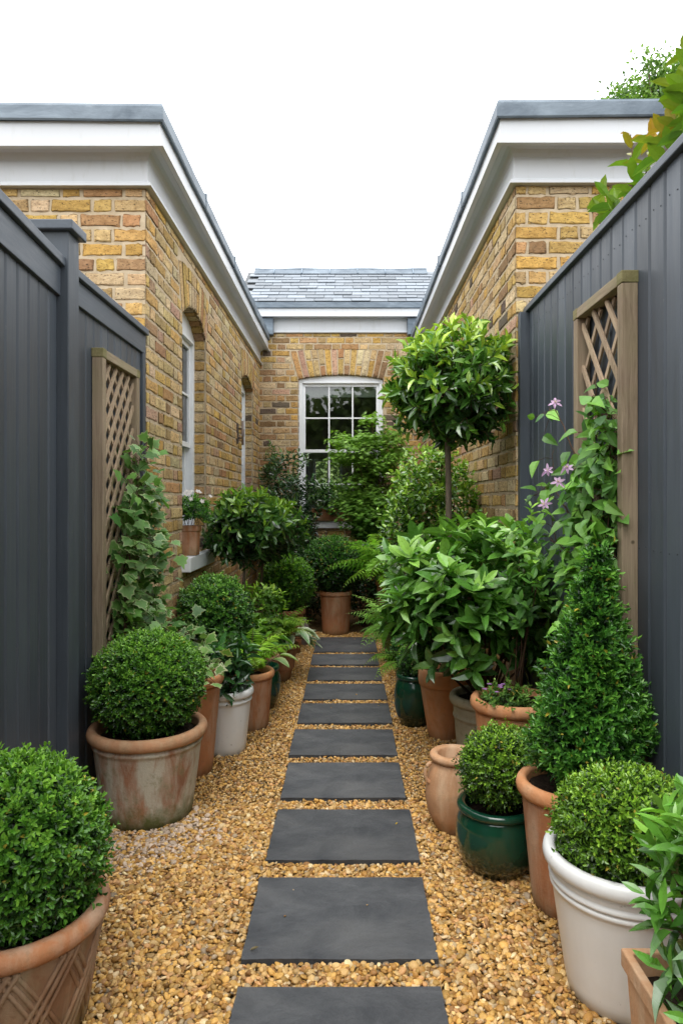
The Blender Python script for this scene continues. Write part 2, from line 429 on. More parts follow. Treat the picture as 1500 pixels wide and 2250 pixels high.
def brick_wall(bk, gm, m, nvec, u0, u1, v1, w, openings=(), v0=0.0, flip=False):
    """bricks in Flemish bond over a wall face, with openings; mortar sheet behind"""
    nvec = np.array(nvec, float)
    def forbid(va, vb):
        vm = (va + vb) / 2; out = []
        for o in openings:
            if o['v0'] < vm < o['vs']: out.append((o['u0'], o['u1']))
            elif o['vs'] <= vm < o['vtop']:
                k = (vm - o['vs']) / (o['vtop'] - o['vs']); e = .02 + .11 * k
                out.append((o['u0'] - e, o['u1'] + e))
        return out
    def cut(a, b, fb):
        seg = [(a, b)]
        for (p, q) in fb:
            nx_ = []
            for (s_, t_) in seg:
                if t_ <= p or s_ >= q: nx_.append((s_, t_)); continue
                if s_ < p: nx_.append((s_, p))
                if t_ > q: nx_.append((q, t_))
            seg = nx_
        return seg
    k, v = 0, v0
    while v < v1 - .01:
        vb = min(v + COURSE, v1)
        u = u0 if k % 2 == 0 else u0 - .188
        kind = 0
        fb = forbid(v, vb)
        while u < u1:
            L = STR if kind == 0 else HDR
            if rng.random() < .05: L *= rng.uniform(.94, 1.06)
            kind ^= 1
            for (a, b) in cut(max(u, u0), min(u + L, u1), fb):
                if b - a < .035: continue
                a_, b_ = a + JOINT / 2, b - JOINT / 2
                if a <= u0 + 1e-6: a_ = a
                if b >= u1 - 1e-6: b_ = b
                t = rng.normal(0, .0012, 4)
                bk.quad([m(a_, v + JOINT / 2 + t[0], 0), m(b_, v + JOINT / 2 + t[1], 0), m(b_, vb - JOINT / 2 + t[2], 0), m(a_, vb - JOINT / 2 + t[3], 0)], nvec, bcol(w))
            u += L
        v += COURSE; k += 1
    # mortar sheet, in thin rows so that it follows the arches
    rows = sorted(set(list(np.arange(v0, v1, .0885)) + [v1] + [o['v0'] for o in openings] + [x for o in openings for x in np.linspace(o['vs'], o['vc'], 9)]))
    for a, b in zip(rows[:-1], rows[1:]):
        if b - a < 1e-5: continue
        fb = []
        for o in openings:
            vm = (a + b) / 2
            if o['v0'] < vm < o['vs']: fb.append((o['u0'], o['u1']))
            elif o['vs'] <= vm < o['vc']:
                us = [x for x in np.linspace(o['u0'], o['u1'], 201) if arch_v(o, x) > vm]
                if us: fb.append((us[0], us[-1]))
        for (p, q) in cut(u0, u1, fb):
            gm.add([m(p, a, .0015), m(q, a, .0015), m(q, b, .0015), m(p, b, .0015)], [(0, 1, 2, 3)])
    # arches and reveals
    udir = np.array(m(1, 0, 0)) - np.array(m(0, 0, 0))
    for o in openings:
        nb = o['n']; dep = o['dep']
        cu = (o['u0'] + o['u1']) / 2
        for i in range(nb):
            ua, ub = o['u0'] + (o['u1'] - o['u0']) * i / nb, o['u0'] + (o['u1'] - o['u0']) * (i + 1) / nb
            sp = .11
            ta, tb = ua + sp * 2 * (ua - cu) / (o['u1'] - o['u0']), ub + sp * 2 * (ub - cu) / (o['u1'] - o['u0'])
            g_ = JOINT * .45
            wv = w * np.array([1.4, 1.6, 1.6, .4, .1, 1.2, 1.2, 1, .6])
            cc = bcol(wv)
            def topv(t): return o['vtop'] - .03 * ((t - cu) / (cu - o['u0'])) ** 2
            va, vb = arch_v(o, ua), arch_v(o, ub)
            if rng.random() < .45:
                f_ = .5 + rng.choice([-.12, .12])
                ma, mb = ua + (ta - ua) * f_, ub + (tb - ub) * f_
                mva, mvb = va + (topv(ta) - va) * f_, vb + (topv(tb) - vb) * f_
                bk.quad([m(ua + g_, va, .001), m(ub - g_, vb, .001), m(mb - g_, mvb - g_, .001), m(ma + g_, mva - g_, .001)], nvec, cc)
                bk.quad([m(ma + g_, mva + g_, .001), m(mb - g_, mvb + g_, .001), m(tb - g_, topv(tb), .001), m(ta + g_, topv(ta), .001)], nvec, bcol(wv))
            else:
                bk.quad([m(ua + g_, va, .001), m(ub - g_, vb, .001), m(tb - g_, topv(tb), .001), m(ta + g_, topv(ta), .001)], nvec, cc)
            dn = np.array([0, 0, -1.])
            bk.quad([m(ua + g_, va, -.012), m(ub - g_, vb, -.012), m(ub - g_, vb, -dep), m(ua + g_, va, -dep)], dn, cc * .85)
            gm.add([m(ua, va + .004, 0), m(ub, vb + .004, 0), m(ub, vb + .004, -dep), m(ua, va + .004, -dep)], [(0, 1, 2, 3)])
        for side, uu in ((1, o['u0']), (-1, o['u1'])):
            v = math.floor(o['v0'] / COURSE) * COURSE
            while v < o['vs'] - .02:
                va, vb = max(v, o['v0']), min(v + COURSE, o['vs'] + .03)
                if vb - va > .03:
                    bk.quad([m(uu, va + JOINT / 2, -.012), m(uu, va + JOINT / 2, -dep), m(uu, vb - JOINT / 2, -dep), m(uu, vb - JOINT / 2, -.012)], udir * side, bcol(w) * .92)
                v += COURSE
            e = -.004 * side
            gm.add([m(uu + e, o['v0'], 0), m(uu + e, o['v0'], -dep), m(uu + e, o['vs'] + .02, -dep), m(uu + e, o['vs'] + .02, 0)], [(0, 1, 2, 3)])


def sash_window(house, m, o, cols, rows, sill_out=.072, sill_h=.11, blind=False, sill_ext=.03):
    """box sash window with two sashes, glazing bars, panes and a sill"""
    u0, u1, v0, vs, vc, dep = o['u0'], o['u1'], o['v0'], o['vs'], o['vc'], o['dep']
    g = G(); fw = .055
    g.mbox(m, u0, u0 + fw, v0, vs + .005, -dep - .11, -dep + .012)
    g.mbox(m, u1 - fw, u1, v0, vs + .005, -dep - .11, -dep + .012)
    g.mbox(m, u0 + fw, u1 - fw, v0, v0 + .03, -dep - .11, -dep + .010)
    vh = vs - .03
    us = np.linspace(u0, u1, 17)
    for d in (-dep + .010,):
        V = [m(u, vh, d) for u in us] + [m(u, arch_v(o, u) + .004, d) for u in us] + [m(u, vh, d - .1) for u in us]
        F = [(i, i + 1, 17 + i + 1, 17 + i) for i in range(16)] + [(i, 34 + i, 34 + i + 1, i + 1) for i in range(16)]
        g.add(V, F)
    g.mbox(m, u0 + fw, u1 - fw, vh - .025, vh, -dep - .1, -dep + .02)
    win = g.build('window', WHITE_SHADE, house, bevel=.003)
    a, b = u0 + fw, u1 - fw; lo, hi = v0 + .03, vh - .025; mid = (lo + hi) / 2
    gp = G()
    for (x, y, d, rr) in ((mid - .02, hi, -dep - .012, rows // 2), (lo, mid + .02, -dep - .052, rows - rows // 2)):
        s = G(); st = .042
        s.mbox(m, a, a + st, x, y, d - .036, d); s.mbox(m, b - st, b, x, y, d - .036, d)
        s.mbox(m, a + st, b - st, y - st, y, d - .036, d - .001); s.mbox(m, a + st, b - st, x, x + st, d - .036, d - .001)
        for i in range(1, cols):
            uu = a + st + (b - a - 2 * st) * i / cols
            s.mbox(m, uu - .011, uu + .011, x + st, y - st, d - .03, d - .004)
        for i in range(1, rr):
            vv = x + st + (y - x - 2 * st) * i / rr
            s.mbox(m, a + st, b - st, vv - .010, vv + .010, d - .029, d - .006)
        s.build('sash', WHITE_SHADE, win, bevel=.002)
        gp.add([m(a + st, x + st, d - .02), m(b - st, x + st, d - .02), m(b - st, y - st, d - .02), m(a + st, y - st, d - .02)], [(0, 1, 2, 3)])
    gp.build('pane', GLASS, win)
    s = G(); s.mbox(m, u0 - sill_ext, u1 + sill_ext, v0 - sill_h, v0 - .001, -dep - .05, sill_out)
    s.build('sill', WHITE_SHADE, win, bevel=.006)
    if blind:
        s = G(); s.mbox(m, a - .01, b + .01, hi - blind, hi + .02, -dep - .125, -dep - .118)
        s.mbox(m, a - .01, b + .01, hi - blind - .012, hi - blind + .012, -dep - .130, -dep - .114)
        s.build('blind', BLIND, win)
    return win


def cornice(house, sx, xw, yc, yend, xfar):
    """frieze, fascia and lead edge swept round the corner of a flat roofed wing; sx = +1 opens to +x"""
    def sweep(prof, name, mat, cols=None, bev=0.0, seams=False):
        g = G(); P = np.array(prof)
        xs = [('f', t) for t in np.linspace(0, 1, 12)] + [('s', t) for t in np.linspace(0, 1, 14)[0:]]
        V = []
        for (w_, t) in xs:
            for (d, z) in P:
                wob = (.006 * math.sin(t * 9 + z * 4 + (2 if w_ == 's' else 0)) + .003 * math.sin(t * 31)) if seams else 0
                xc = xw + sx * d
                if w_ == 'f': V.append((xfar + (xc - xfar) * t, yc - d, z + wob))
                else: V.append((xc, (yc - d) + (yend - (yc - d)) * t, z + (wob if t > 0 else .006 * math.sin(9 + z * 4) + .003 * math.sin(31)) if seams else z))
        k = len(P); n = len(xs)
        F = [(i * k + j, (i + 1) * k + j, (i + 1) * k + j + 1, i * k + j + 1) for i in range(n - 1) for j in range(k - 1) if i != 11]
        g.add(V, F)
        g.add([V[(n - 1) * k + j] for j in range(k)], [tuple(range(k))])
        if seams:
            for t in (.22, .62):
                x = xfar + (xw - xfar) * t
                x = xw - sx * (1.0 if t > .5 else 3.2)
                g.box(min(x, x + .006), max(x, x + .006), yc - P[:, 0].max() - .004, yc, P[:, 1].min() + .002, P[:, 1].max() + .003)
            for t in (.2, .45, .7, .9):
                y = yc + (yend - yc) * t
                e = xw + sx * (P[:, 0].max() + .004)
                g.box(min(e, xw), max(e, xw), y, y + .02, P[:, 1].min() + .002, P[:, 1].max() + .004)
        return g.build(name, mat, house, bevel=bev)
    def H(h): return EYE + 1.18 * h
    s = 1.18
    sweep([(-.03, H(1.597)), (.038 * s, H(1.597)), (.038 * s, H(1.608)), (.028 * s, H(1.610)), (.028 * s, H(1.620)), (.018 * s, H(1.623)), (.014 * s, H(1.628)), (.014 * s, H(1.735)),
           (.022 * s, H(1.752)), (.034 * s, H(1.766)), (.052 * s, H(1.774)), (.08 * s, H(1.777)), (.08 * s, H(1.80))], 'frieze', WHITE)
    sweep([(-.03, H(1.779)), (.095 * s, H(1.779)), (.095 * s, H(1.752)), (.122 * s, H(1.752)), (.122 * s, H(1.764)), (.113 * s, H(1.766)), (.113 * s, H(1.777)), (.1005 * s, H(1.779)), (.1005 * s, H(1.885)), (-.03, H(1.885))], 'fascia', WHITE)
    sweep([(-.35, H(1.889)), (.11 * s, H(1.887)), (.118 * s, H(1.880)), (.123 * s, H(1.888)), (.121 * s, H(1.955)), (.114 * s, H(1.970)), (.095 * s, H(1.976)), (-.35, H(1.972))], 'lead_roof_edge', LEAD, seams=True)


# ------------------------------------------------------------------ left wing
XL, XR, YCL, YCR, YB, TOP = -1.215, 1.0, 4.106, 4.07, 9.4, EYE + 1.18 * 1.60
left = thing('brick_house', 'yellow brick wing on the left with white cornice and two arched sash windows', 'house', (0, 0, 0))
bk, gm = Bricks(), G()
mL = lambda u, v, d: (XL + d, u, v)
ol1 = dict(u0=5.0, u1=5.84, v0=1.045, vs=2.83, vc=2.97, vtop=3.24, n=11, dep=.105)
ol2 = dict(u0=7.79, u1=8.72, v0=1.045, vs=2.86, vc=2.97, vtop=3.24, n=12, dep=.105)
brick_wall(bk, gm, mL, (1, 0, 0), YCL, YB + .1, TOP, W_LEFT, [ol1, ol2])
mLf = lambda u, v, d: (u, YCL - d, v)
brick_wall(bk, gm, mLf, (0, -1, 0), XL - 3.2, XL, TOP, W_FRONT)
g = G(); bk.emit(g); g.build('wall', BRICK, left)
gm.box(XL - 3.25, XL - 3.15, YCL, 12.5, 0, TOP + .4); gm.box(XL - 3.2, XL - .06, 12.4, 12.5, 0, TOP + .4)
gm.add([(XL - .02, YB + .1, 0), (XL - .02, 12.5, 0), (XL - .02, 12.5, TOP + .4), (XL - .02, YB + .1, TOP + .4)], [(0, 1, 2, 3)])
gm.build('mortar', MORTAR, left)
sash_window(left, mL, ol1, 2, 4); sash_window(left, mL, ol2, 2, 4)
cornice(left, 1, XL, YCL, YB - .001, XL - 3.2)
g = G(); g.box(XL - 3.2, XL - .02, YCL + .03, 12.5, TOP + .02, TOP + .34); g.build('flat_roof', ROOFTOP, left)

# ------------------------------------------------------------------ right wing
right = thing('brick_house', 'yellow brick wing on the right, windowless, with white cornice above dark fence', 'house', (0, 0, 0))
bk, gm = Bricks(), G()
mR = lambda u, v, d: (XR - d, u, v)
brick_wall(bk, gm, mR, (-1, 0, 0), YCR, YB + .1, TOP, W_LEFT)
mRf = lambda u, v, d: (u, YCR - d, v)
brick_wall(bk, gm, mRf, (0, -1, 0), XR, XR + 3.2, TOP, W_FRONT)
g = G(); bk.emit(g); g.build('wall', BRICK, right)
gm.box(XR + 3.15, XR + 3.25, YCR, 12.5, 0, TOP + .4); gm.box(XR + .06, XR + 3.2, 12.4, 12.5, 0, TOP + .4)
gm.add([(XR + .02, YB + .1, 0), (XR + .02, 12.5, 0), (XR + .02, 12.5, TOP + .4), (XR + .02, YB + .1, TOP + .4)], [(0, 1, 2, 3)])
gm.build('mortar', MORTAR, right)
cornice(right, -1, XR, YCR, YB - .001, XR + 3.2)
g = G(); g.box(XR + .02, XR + 3.2, YCR + .03, 12.5, TOP + .02, TOP + .34); g.build('flat_roof', ROOFTOP, right)

# ------------------------------------------------------------------ back range
back = thing('brick_house', 'brick range across the end of the passage with slate roof and sash window', 'house', (0, 0, 0))
bk, gm = Bricks(), G()
mB = lambda u, v, d: (u, YB - d, v)
ob = dict(u0=-.683, u1=.489, v0=1.19, vs=3.145, vc=3.205, vtop=3.56, n=15, dep=.05)
ZB = 3.775
brick_wall(bk, gm, mB, (0, -1, 0), XL - .02, XR + .02, ZB, W_BACK, [ob])
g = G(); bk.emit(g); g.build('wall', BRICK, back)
gm.build('mortar', MORTAR, back)
sash_window(back, mB, ob, 3, 4, .06, .10, .16, .06)
g = G()                                                   # the room behind the window
g.box(-1.2, -1.15, YB + .2, 12.3, 0, 3.7); g.box(.93, .98, YB + .2, 12.3, 0, 3.7); g.box(-1.15, .93, YB + .2, 12.3, 3.65, 3.7); g.box(-1.15, .93, YB + .2, 12.3, 0, .05)
g.box(-1.2, -.58, 12.3, 12.35, 0, 3.7); g.box(-.14, .98, 12.3, 12.35, 0, 3.7); g.box(-.58, -.14, 12.3, 12.35, 0, 1.35); g.box(-.58, -.14, 12.3, 12.35, 2.18, 3.7)
g.build('room', DARKROOM, back)
g = G(); g.box(-.58, -.14, 12.28, 12.30, 1.72, 1.75); g.box(-.37, -.35, 12.28, 12.30, 1.35, 2.18)
g.box(-.62, -.58, 12.26, 12.3, 1.31, 2.22); g.box(-.14, -.10, 12.26, 12.3, 1.31, 2.22); g.box(-.58, -.14, 12.26, 12.3, 2.18, 2.22); g.box(-.58, -.14, 12.26, 12.3, 1.31, 1.35)
g.build('inner_window_frame', WHITE, back)
x0, x1 = XL + .20, XR - .19
g = G()
def strip(g, prof, xa, xb):
    k = len(prof); V = [(x, YB - d, z) for x in (xa, xb) for (d, z) in prof]
    g.add(V, [(j, k + j, k + j + 1, j + 1) for j in range(k - 1)])
    g.add([V[j] for j in range(k)], [tuple(range(k))]); g.add([V[k + j] for j in range(k)], [tuple(range(k))])
strip(g, [(-.02, ZB), (.042, ZB), (.042, ZB + .012), (.034, ZB + .014), (.034, ZB + .026), (.02, ZB + .032), (.02, ZB + .205), (-.02, ZB + .205)], x0, x1); g.build('frieze', WHITE, back)
g = G(); strip(g, [(-.02, ZB + .2), (.13, ZB + .2), (.13, ZB + .19), (.158, ZB + .19), (.158, ZB + .207), (.148, ZB + .211), (.148, ZB + .305), (-.02, ZB + .305)], XL - .4, XR + .4); g.build('fascia', WHITE, back)
g = G(); strip(g, [(-.02, ZB + .306), (.15, ZB + .306), (.164, ZB + .30), (.17, ZB + .31), (.168, ZB + .375), (.15, ZB + .385), (-.1, ZB + .42)], XL - .4, XR + .4); g.build('lead_eaves', LEAD, back)
for (xa, xb) in ((XL - .3, XL + .198), (XR - .188, XR + .3)):
    g = G(); g.box(xa, xb, YB - .10, YB - .005, ZB - .04, ZB + .188); g.build('lead_hopper', LEAD, back, bevel=.006)
# slated roof
E0 = np.array([0, YB - .15, ZB + .385]); RD = np.array([0, YB + 1.02, 4.96])
slope = RD - E0; SL = np.linalg.norm(slope); sd = slope / SL; sn = np.array([0, -sd[2], sd[1]])
g = G(); nrow = 10; gauge = SL / nrow
for r in range(nrow):
    x = XL - .25 + (.127 if r % 2 else 0) + rng.uniform(-.01, .01)
    while x < XR + .3:
        w_ = .254 + rng.normal(0, .006)
        lo, hi = r * gauge + rng.normal(0, .005), (r + 1) * gauge + .04
        c = np.array([.20, .225, .255]) * rng.uniform(.72, 1.3)
        t0, t1 = .016 + rng.normal(0, .002), .003
        p = [E0 + sd * lo + sn * t0, E0 + sd * hi + sn * t1, E0 + sd * hi + sn * (t1 - .008), E0 + sd * lo + sn * (t0 - .011)]
        V = [q + np.array([xx, 0, 0]) for xx in (x + .003, x + w_ - .003) for q in p]
        V = [np.array(q) + np.array([0, 0, 0]) for q in V]
        g.add(V, [(0, 4, 5, 1), (3, 2, 6, 7), (0, 3, 7, 4), (1, 5, 6, 2), (0, 1, 2, 3), (4, 7, 6, 5)], c)
        x += w_
V = [E0 - sn * .01 + np.array([XL - .3, 0, 0]), E0 - sn * .01 + np.array([XR + .3, 0, 0]), RD - sn * .01 + np.array([XR + .3, 0, 0]), RD - sn * .01 + np.array([XL - .3, 0, 0]),
     np.array([XR + .3, 12.6, 3.9]), np.array([XL - .3, 12.6, 3.9])]
g.add(V, [(0, 1, 2, 3), (3, 2, 4, 5)], (.06, .065, .07))
g.build('roof', RSLATE, back)
g = G(); xs = np.linspace(XL - .2, XR + .2, 40)
g.tube([(x, RD[1] + .02, RD[2] + .035 + .004 * math.sin(x * 7)) for x in xs], .03, 10)
g.add([(XL - .2, RD[1] + .02, RD[2] + .06), (XR + .2, RD[1] + .02, RD[2] + .06), tuple(RD - sd * .16 + sn * .022 + np.array([XR + .2, 0, 0])), tuple(RD - sd * .16 + sn * .022 + np.array([XL - .2, 0, 0]))], [(0, 1, 2, 3)])
for x in np.arange(XL + .1, XR, .42):
    g.tube([(x, RD[1] + .02, RD[2] + .072), tuple(RD - sd * .165 + sn * .03 + np.array([x, 0, 0]))], .008, 6, (1.7, 1.7, 1.7))
g.build('lead_ridge', LEAD, back, smooth=True)

# bracket on the left wall
wb = thing('wall_bracket', 'small rusty wall bracket with twin rods, fixed to brick beside the far arched window', 'bracket', (XL, 7.47, 2.20))
g = G(); g.box(.005, .02, -.035, .035, -.11, .11); g.build('plate', METAL, wb, bevel=.003)
g = G(); g.tube([(.02, 0, .05), (.07, 0, .05)], .008); g.tube([(.02, 0, -.05), (.07, 0, -.05)], .008)
g.tube([(.07, 0, -.12), (.07, 0, .12)], .009); g.tube([(.07, 0, -.035), (.07, 0, .045)], [.014, .028, .014], 9); g.build('rod', METAL, wb, smooth=True)
g = G(); g.tube([(.075, -.05, -.13), (.075, -.05, .13)], .013, 10); g.build('glass_tube', STONEWARE, wb, smooth=True)

# ------------------------------------------------------------------ ground, stones, gravel
g = G(); g.add([(-60, -60, -.022), (60, -60, -.022), (60, 80, -.022), (-60, 80, -.022)], [(0, 1, 2, 3)])
mg = Mat('bare earth and grit'); co = mg.coord()
mg.set(base=mg.mix(mg.ramp(mg.noise(co, 30, 8, .7), .3, .7), (.06, .04, .02), (.20, .13, .06)), rough=.95, spec=.1); mg.bump(mg.noise(co, 80, 6), .8, .01)
tag(g.build('ground', mg.m), kind='structure')

rows = [(2330, 2168), (2107, 1928), (1890, 1778), (1753, 1675), (1659, 1602), (1588, 1545), (1536, 1502), (1494, 1466), (1460, 1437), (1432, 1400)]
lab = ['dark slate stepping stone nearest the camera, first of the row', 'large dark slate stepping stone, second from the front, with curled leaf on its corner',
       'dark slate stepping stone beside the front green glazed pot, third from the front', 'dark slate stepping stone level with the empty handled jar, fourth from the front',
       'dark slate stepping stone, fifth from the front, beside the white glazed pot', 'dark slate stepping stone, sixth from the front, level with the fern pot',
       'dark slate stepping stone, seventh from the front, halfway down the row', 'dark slate stepping stone, third from the far end', 'narrow looking dark slate stepping stone, next to last at the far end',
       'farthest dark slate stepping stone, at the foot of the end pot']
slabs = []
for i, (b, t) in enumerate(rows):
    zt = .014
    y0, y1 = 1500 * (EYE - zt) / (b - VY), 1500 * (EYE - zt) / (t - VY)
    xa, xb = -.330 + rng.normal(0, .004), .281 + rng.normal(0, .004)
    slabs.append((xa, xb, y0, y1))
    ctr = ((xa + xb) / 2, (y0 + y1) / 2, 0)
    g = G(); n = 14
    def edge(p, q): return [np.array(p) + (np.array(q) - np.array(p)) * k / n for k in range(n)]
    out = edge((xa, y0), (xb, y0)) + edge((xb, y0), (xb, y1)) + edge((xb, y1), (xa, y1)) + edge((xa, y1), (xa, y0))
    out = [p + rng.normal(0, .0013, 2) for p in out]
    m_ = len(out)
    V = [(p[0], p[1], zt) for p in out] + [(p[0] + rng.normal(0, .002), p[1] + rng.normal(0, .002), -.03) for p in out]
    g.add(V, [(k, m_ + k, m_ + (k + 1) % m_, (k + 1) % m_) for k in range(m_)], np.full(3, .75)); g.add(V[:m_], [tuple(range(m_))], np.ones(3) * rng.uniform(.82, 1.25))
    o = g.build('stepping_stone', SLATE, origin=ctr, bevel=0)
    o.rotation_euler = (rng.normal(0, .0015), rng.normal(0, .0015), rng.normal(0, .004))
    tag(o, lab[i], 'stepping stone', 'slate stepping stones in a row down the gravel')


def ico(sub):
    import bmesh
    bm = bmesh.new(); bmesh.ops.create_icosphere(bm, subdivisions=sub, radius=1)
    V = np.array([v.co[:] for v in bm.verts]); F = np.array([[v.index for v in f.verts] for f in bm.faces]); bm.free()
    return V, F


def gravel(g, y0, y1, sp, size, sub, layers):
    bV, bF = ico(sub); K = len(bV)
    var = np.stack([bV * (1 + .16 * np.sin(bV @ rng.normal(0, 1.3, (3, 3)) + rng.uniform(0, 6, 3))) for _ in range(10)])
    for (dz, keep) in layers:
        nx, ny = int(2.45 / sp), int((y1 - y0) / sp)
        X, Y = np.meshgrid(np.arange(nx) * sp - 1.30, y0 + np.arange(ny) * sp)
        X = (X + rng.uniform(-.55, .55, X.shape) * sp).ravel(); Y = (Y + rng.uniform(-.55, .55, Y.shape) * sp).ravel()
        ok = rng.random(len(X)) < keep
        for (xa, xb, ya, yb) in slabs:
            ok &= ~((X > xa - .003) & (X < xb + .003) & (Y > ya - .003) & (Y < yb + .003) & (rng.random(len(X)) > (.0012 if dz > -.005 else 0)))
        X, Y = X[ok], Y[ok]; N = len(X)
        s = size * np.exp(rng.normal(0, .27, N)); s = np.clip(s, size * .5, size * 1.9)
        sc = np.stack([s, s * rng.uniform(.55, .9, N), s * rng.uniform(.32, .6, N)], -1) * .5
        V = var[rng.integers(0, 10, N)] * sc[:, None]
        for ax, amp in ((0, .38), (1, .38)):
            a = rng.normal(0, amp, N)[:, None]; i, j = (1, 2) if ax == 0 else (0, 2)
            p, q = V[..., i].copy(), V[..., j].copy()
            V[..., i] = p * np.cos(a) - q * np.sin(a); V[..., j] = p * np.sin(a) + q * np.cos(a)
        a = rng.uniform(0, 2 * PI, N)[:, None]; p, q = V[..., 0].copy(), V[..., 1].copy()
        V[..., 0] = p * np.cos(a) - q * np.sin(a); V[..., 1] = p * np.sin(a) + q * np.cos(a)
        on = np.zeros(N, bool)
        for (xa, xb, ya, yb) in slabs: on |= (X > xa) & (X < xb) & (Y > ya) & (Y < yb)
        V[on] *= .55
        V += np.stack([X, Y, np.where(on, .0165, dz) + rng.normal(0, .0028, N) * ~on + .004 * np.sin(X * 5 + 1) * np.sin(Y * 4) * ~on], -1)[:, None]
        pal = np.array([(.60, .375, .12), (.62, .42, .19), (.45, .25, .075), (.30, .16, .06), (.70, .56, .37), (.56, .33, .16), (.38, .31, .24), (.66, .47, .23)])
        pw = np.array([.26, .2, .16, .07, .10, .09, .03, .09]); ci = rng.choice(8, N, p=pw / pw.sum())
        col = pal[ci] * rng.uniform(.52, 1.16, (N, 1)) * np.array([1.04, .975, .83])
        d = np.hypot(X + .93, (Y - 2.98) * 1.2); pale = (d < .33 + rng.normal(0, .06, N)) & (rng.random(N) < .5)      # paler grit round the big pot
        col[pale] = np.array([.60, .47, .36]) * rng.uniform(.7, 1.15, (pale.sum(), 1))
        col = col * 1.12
        if dz < -.005: col = col * .52  # lower stones darkened to paint the shade in the gaps
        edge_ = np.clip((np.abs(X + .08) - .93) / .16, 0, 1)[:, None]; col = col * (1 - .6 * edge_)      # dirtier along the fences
        g.add(V.reshape(-1, 3), (bF[None] + (np.arange(N) * K)[:, None, None]).reshape(-1, 3), np.repeat(np.clip(col, 0, .85), K, 0))

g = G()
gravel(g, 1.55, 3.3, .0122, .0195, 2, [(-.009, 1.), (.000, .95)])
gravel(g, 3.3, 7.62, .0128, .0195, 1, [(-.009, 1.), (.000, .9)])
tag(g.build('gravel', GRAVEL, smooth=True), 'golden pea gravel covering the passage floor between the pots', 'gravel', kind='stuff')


# ------------------------------------------------------------------ fences
def boards(g, m, u0, u1, v0, v1, w, d0, d1):
    u = u0
    while u < u1 - .01:
        e = min(u + w, u1)
        c = rng.uniform(.78, 1.24)
        V = []
        ch = .009
        for v in (v0, v1):
            V += [m(u + .0028, v, d0), m(u + .0028, v, d1 - ch), m(u + .0028 + ch, v, d1), m(e - .0028 - ch, v, d1), m(e - .0028, v, d1 - ch), m(e - .0028, v, d0)]
        g.add(V, [(i, i + 1, 7 + i, 6 + i) for i in range(5)], np.full(3, c))
        g.add([m(u, v0, d0), m(e, v0, d0), m(e, v1, d0), m(u, v1, d0)], [(0, 1, 2, 3)], np.full(3, .5))
        u = e

fl = thing('garden_fence', 'charcoal boarded fence on the left with a capped post', 'fence')
mF = lambda u, v, d: (XL + d, u, v)
g = G(); boards(g, mF, 3.005, 4.09, 0, 2.40, .098, -.04, -.012); g.build('board_panel', FENCE, fl)
g = G(); g.mbox(mF, 3.005, 4.10, 2.335, 2.445, -.04, .004); g.build('rail', FENCE_Y, fl, bevel=.003)
g = G(); g.mbox(mF, 3.0, 4.10, 2.447, 2.482, -.05, .024); g.build('cap', FENCE_Y, fl, bevel=.004)
g = G(); g.mbox(mF, 4.045, 4.10, 0, 2.335, -.012, .004); g.build('post', FENCE, fl, bevel=.003)
sl = (-1.18 + 1.227) / (2.318 - 2.927)
mF1 = lambda u, v, d: (-1.227 + (u - 2.927) * sl + d, u, v)
g = G(); boards(g, mF1, .3, 2.90, 0, 2.40, .104, -.04, -.008); g.build('board_panel', FENCE, fl)
g = G(); g.mbox(mF1, .3, 2.90, 2.325, 2.447, -.04, .008); g.build('rail', FENCE_Y, fl, bevel=.003)
g = G(); g.mbox(mF1, .3, 2.905, 2.449, 2.488, -.05, .028); g.build('cap', FENCE_Y, fl, bevel=.004)
g = G(); g.box(-1.33, -1.183, 2.895, 3.01, 0, 2.60); pst = g.build('post', FENCE, fl, bevel=.004)
g = G(); g.box(-1.355, -1.158, 2.87, 3.035, 2.60, 2.642); g.build('post_cap', FENCE_Y, pst, bevel=.005)

fr = thing('garden_fence', 'charcoal boarded fence on the right with a plain sloping capping board', 'fence')
XF = 1.062
mFr = lambda u, v, d: (XF - d, u, v)
g = G(); boards(g, mFr, .3, 4.0, 0, 2.565, .117, -.03, 0)
u = .3
while u < 4.0:
    for v in (2.46, 1.28):
        for du in (.03, .085):
            g.lathe([(0, 0), (.003, 0), (.0022, .0015), (0, .0017)], 6, col=np.full(3, .25))
            V = g.V[-1]; p = V.copy()
            V[:, 0], V[:, 1], V[:, 2] = XF - .0005 - p[:, 2], u + du + p[:, 0], v + p[:, 1] + rng.normal(0, .006)
    u += .117
g.build('board_panel', FENCE, fr)
g = G(); g.mbox(mFr, .3, 4.06, 2.566, 2.60, -.06, .022); g.build('cap', FENCE_Y, fr, bevel=.004)
g = G(); g.box(1.008, XF + .05, 4.0, 4.055, 0, 2.565); g.build('post', FENCE, fr, bevel=.003)


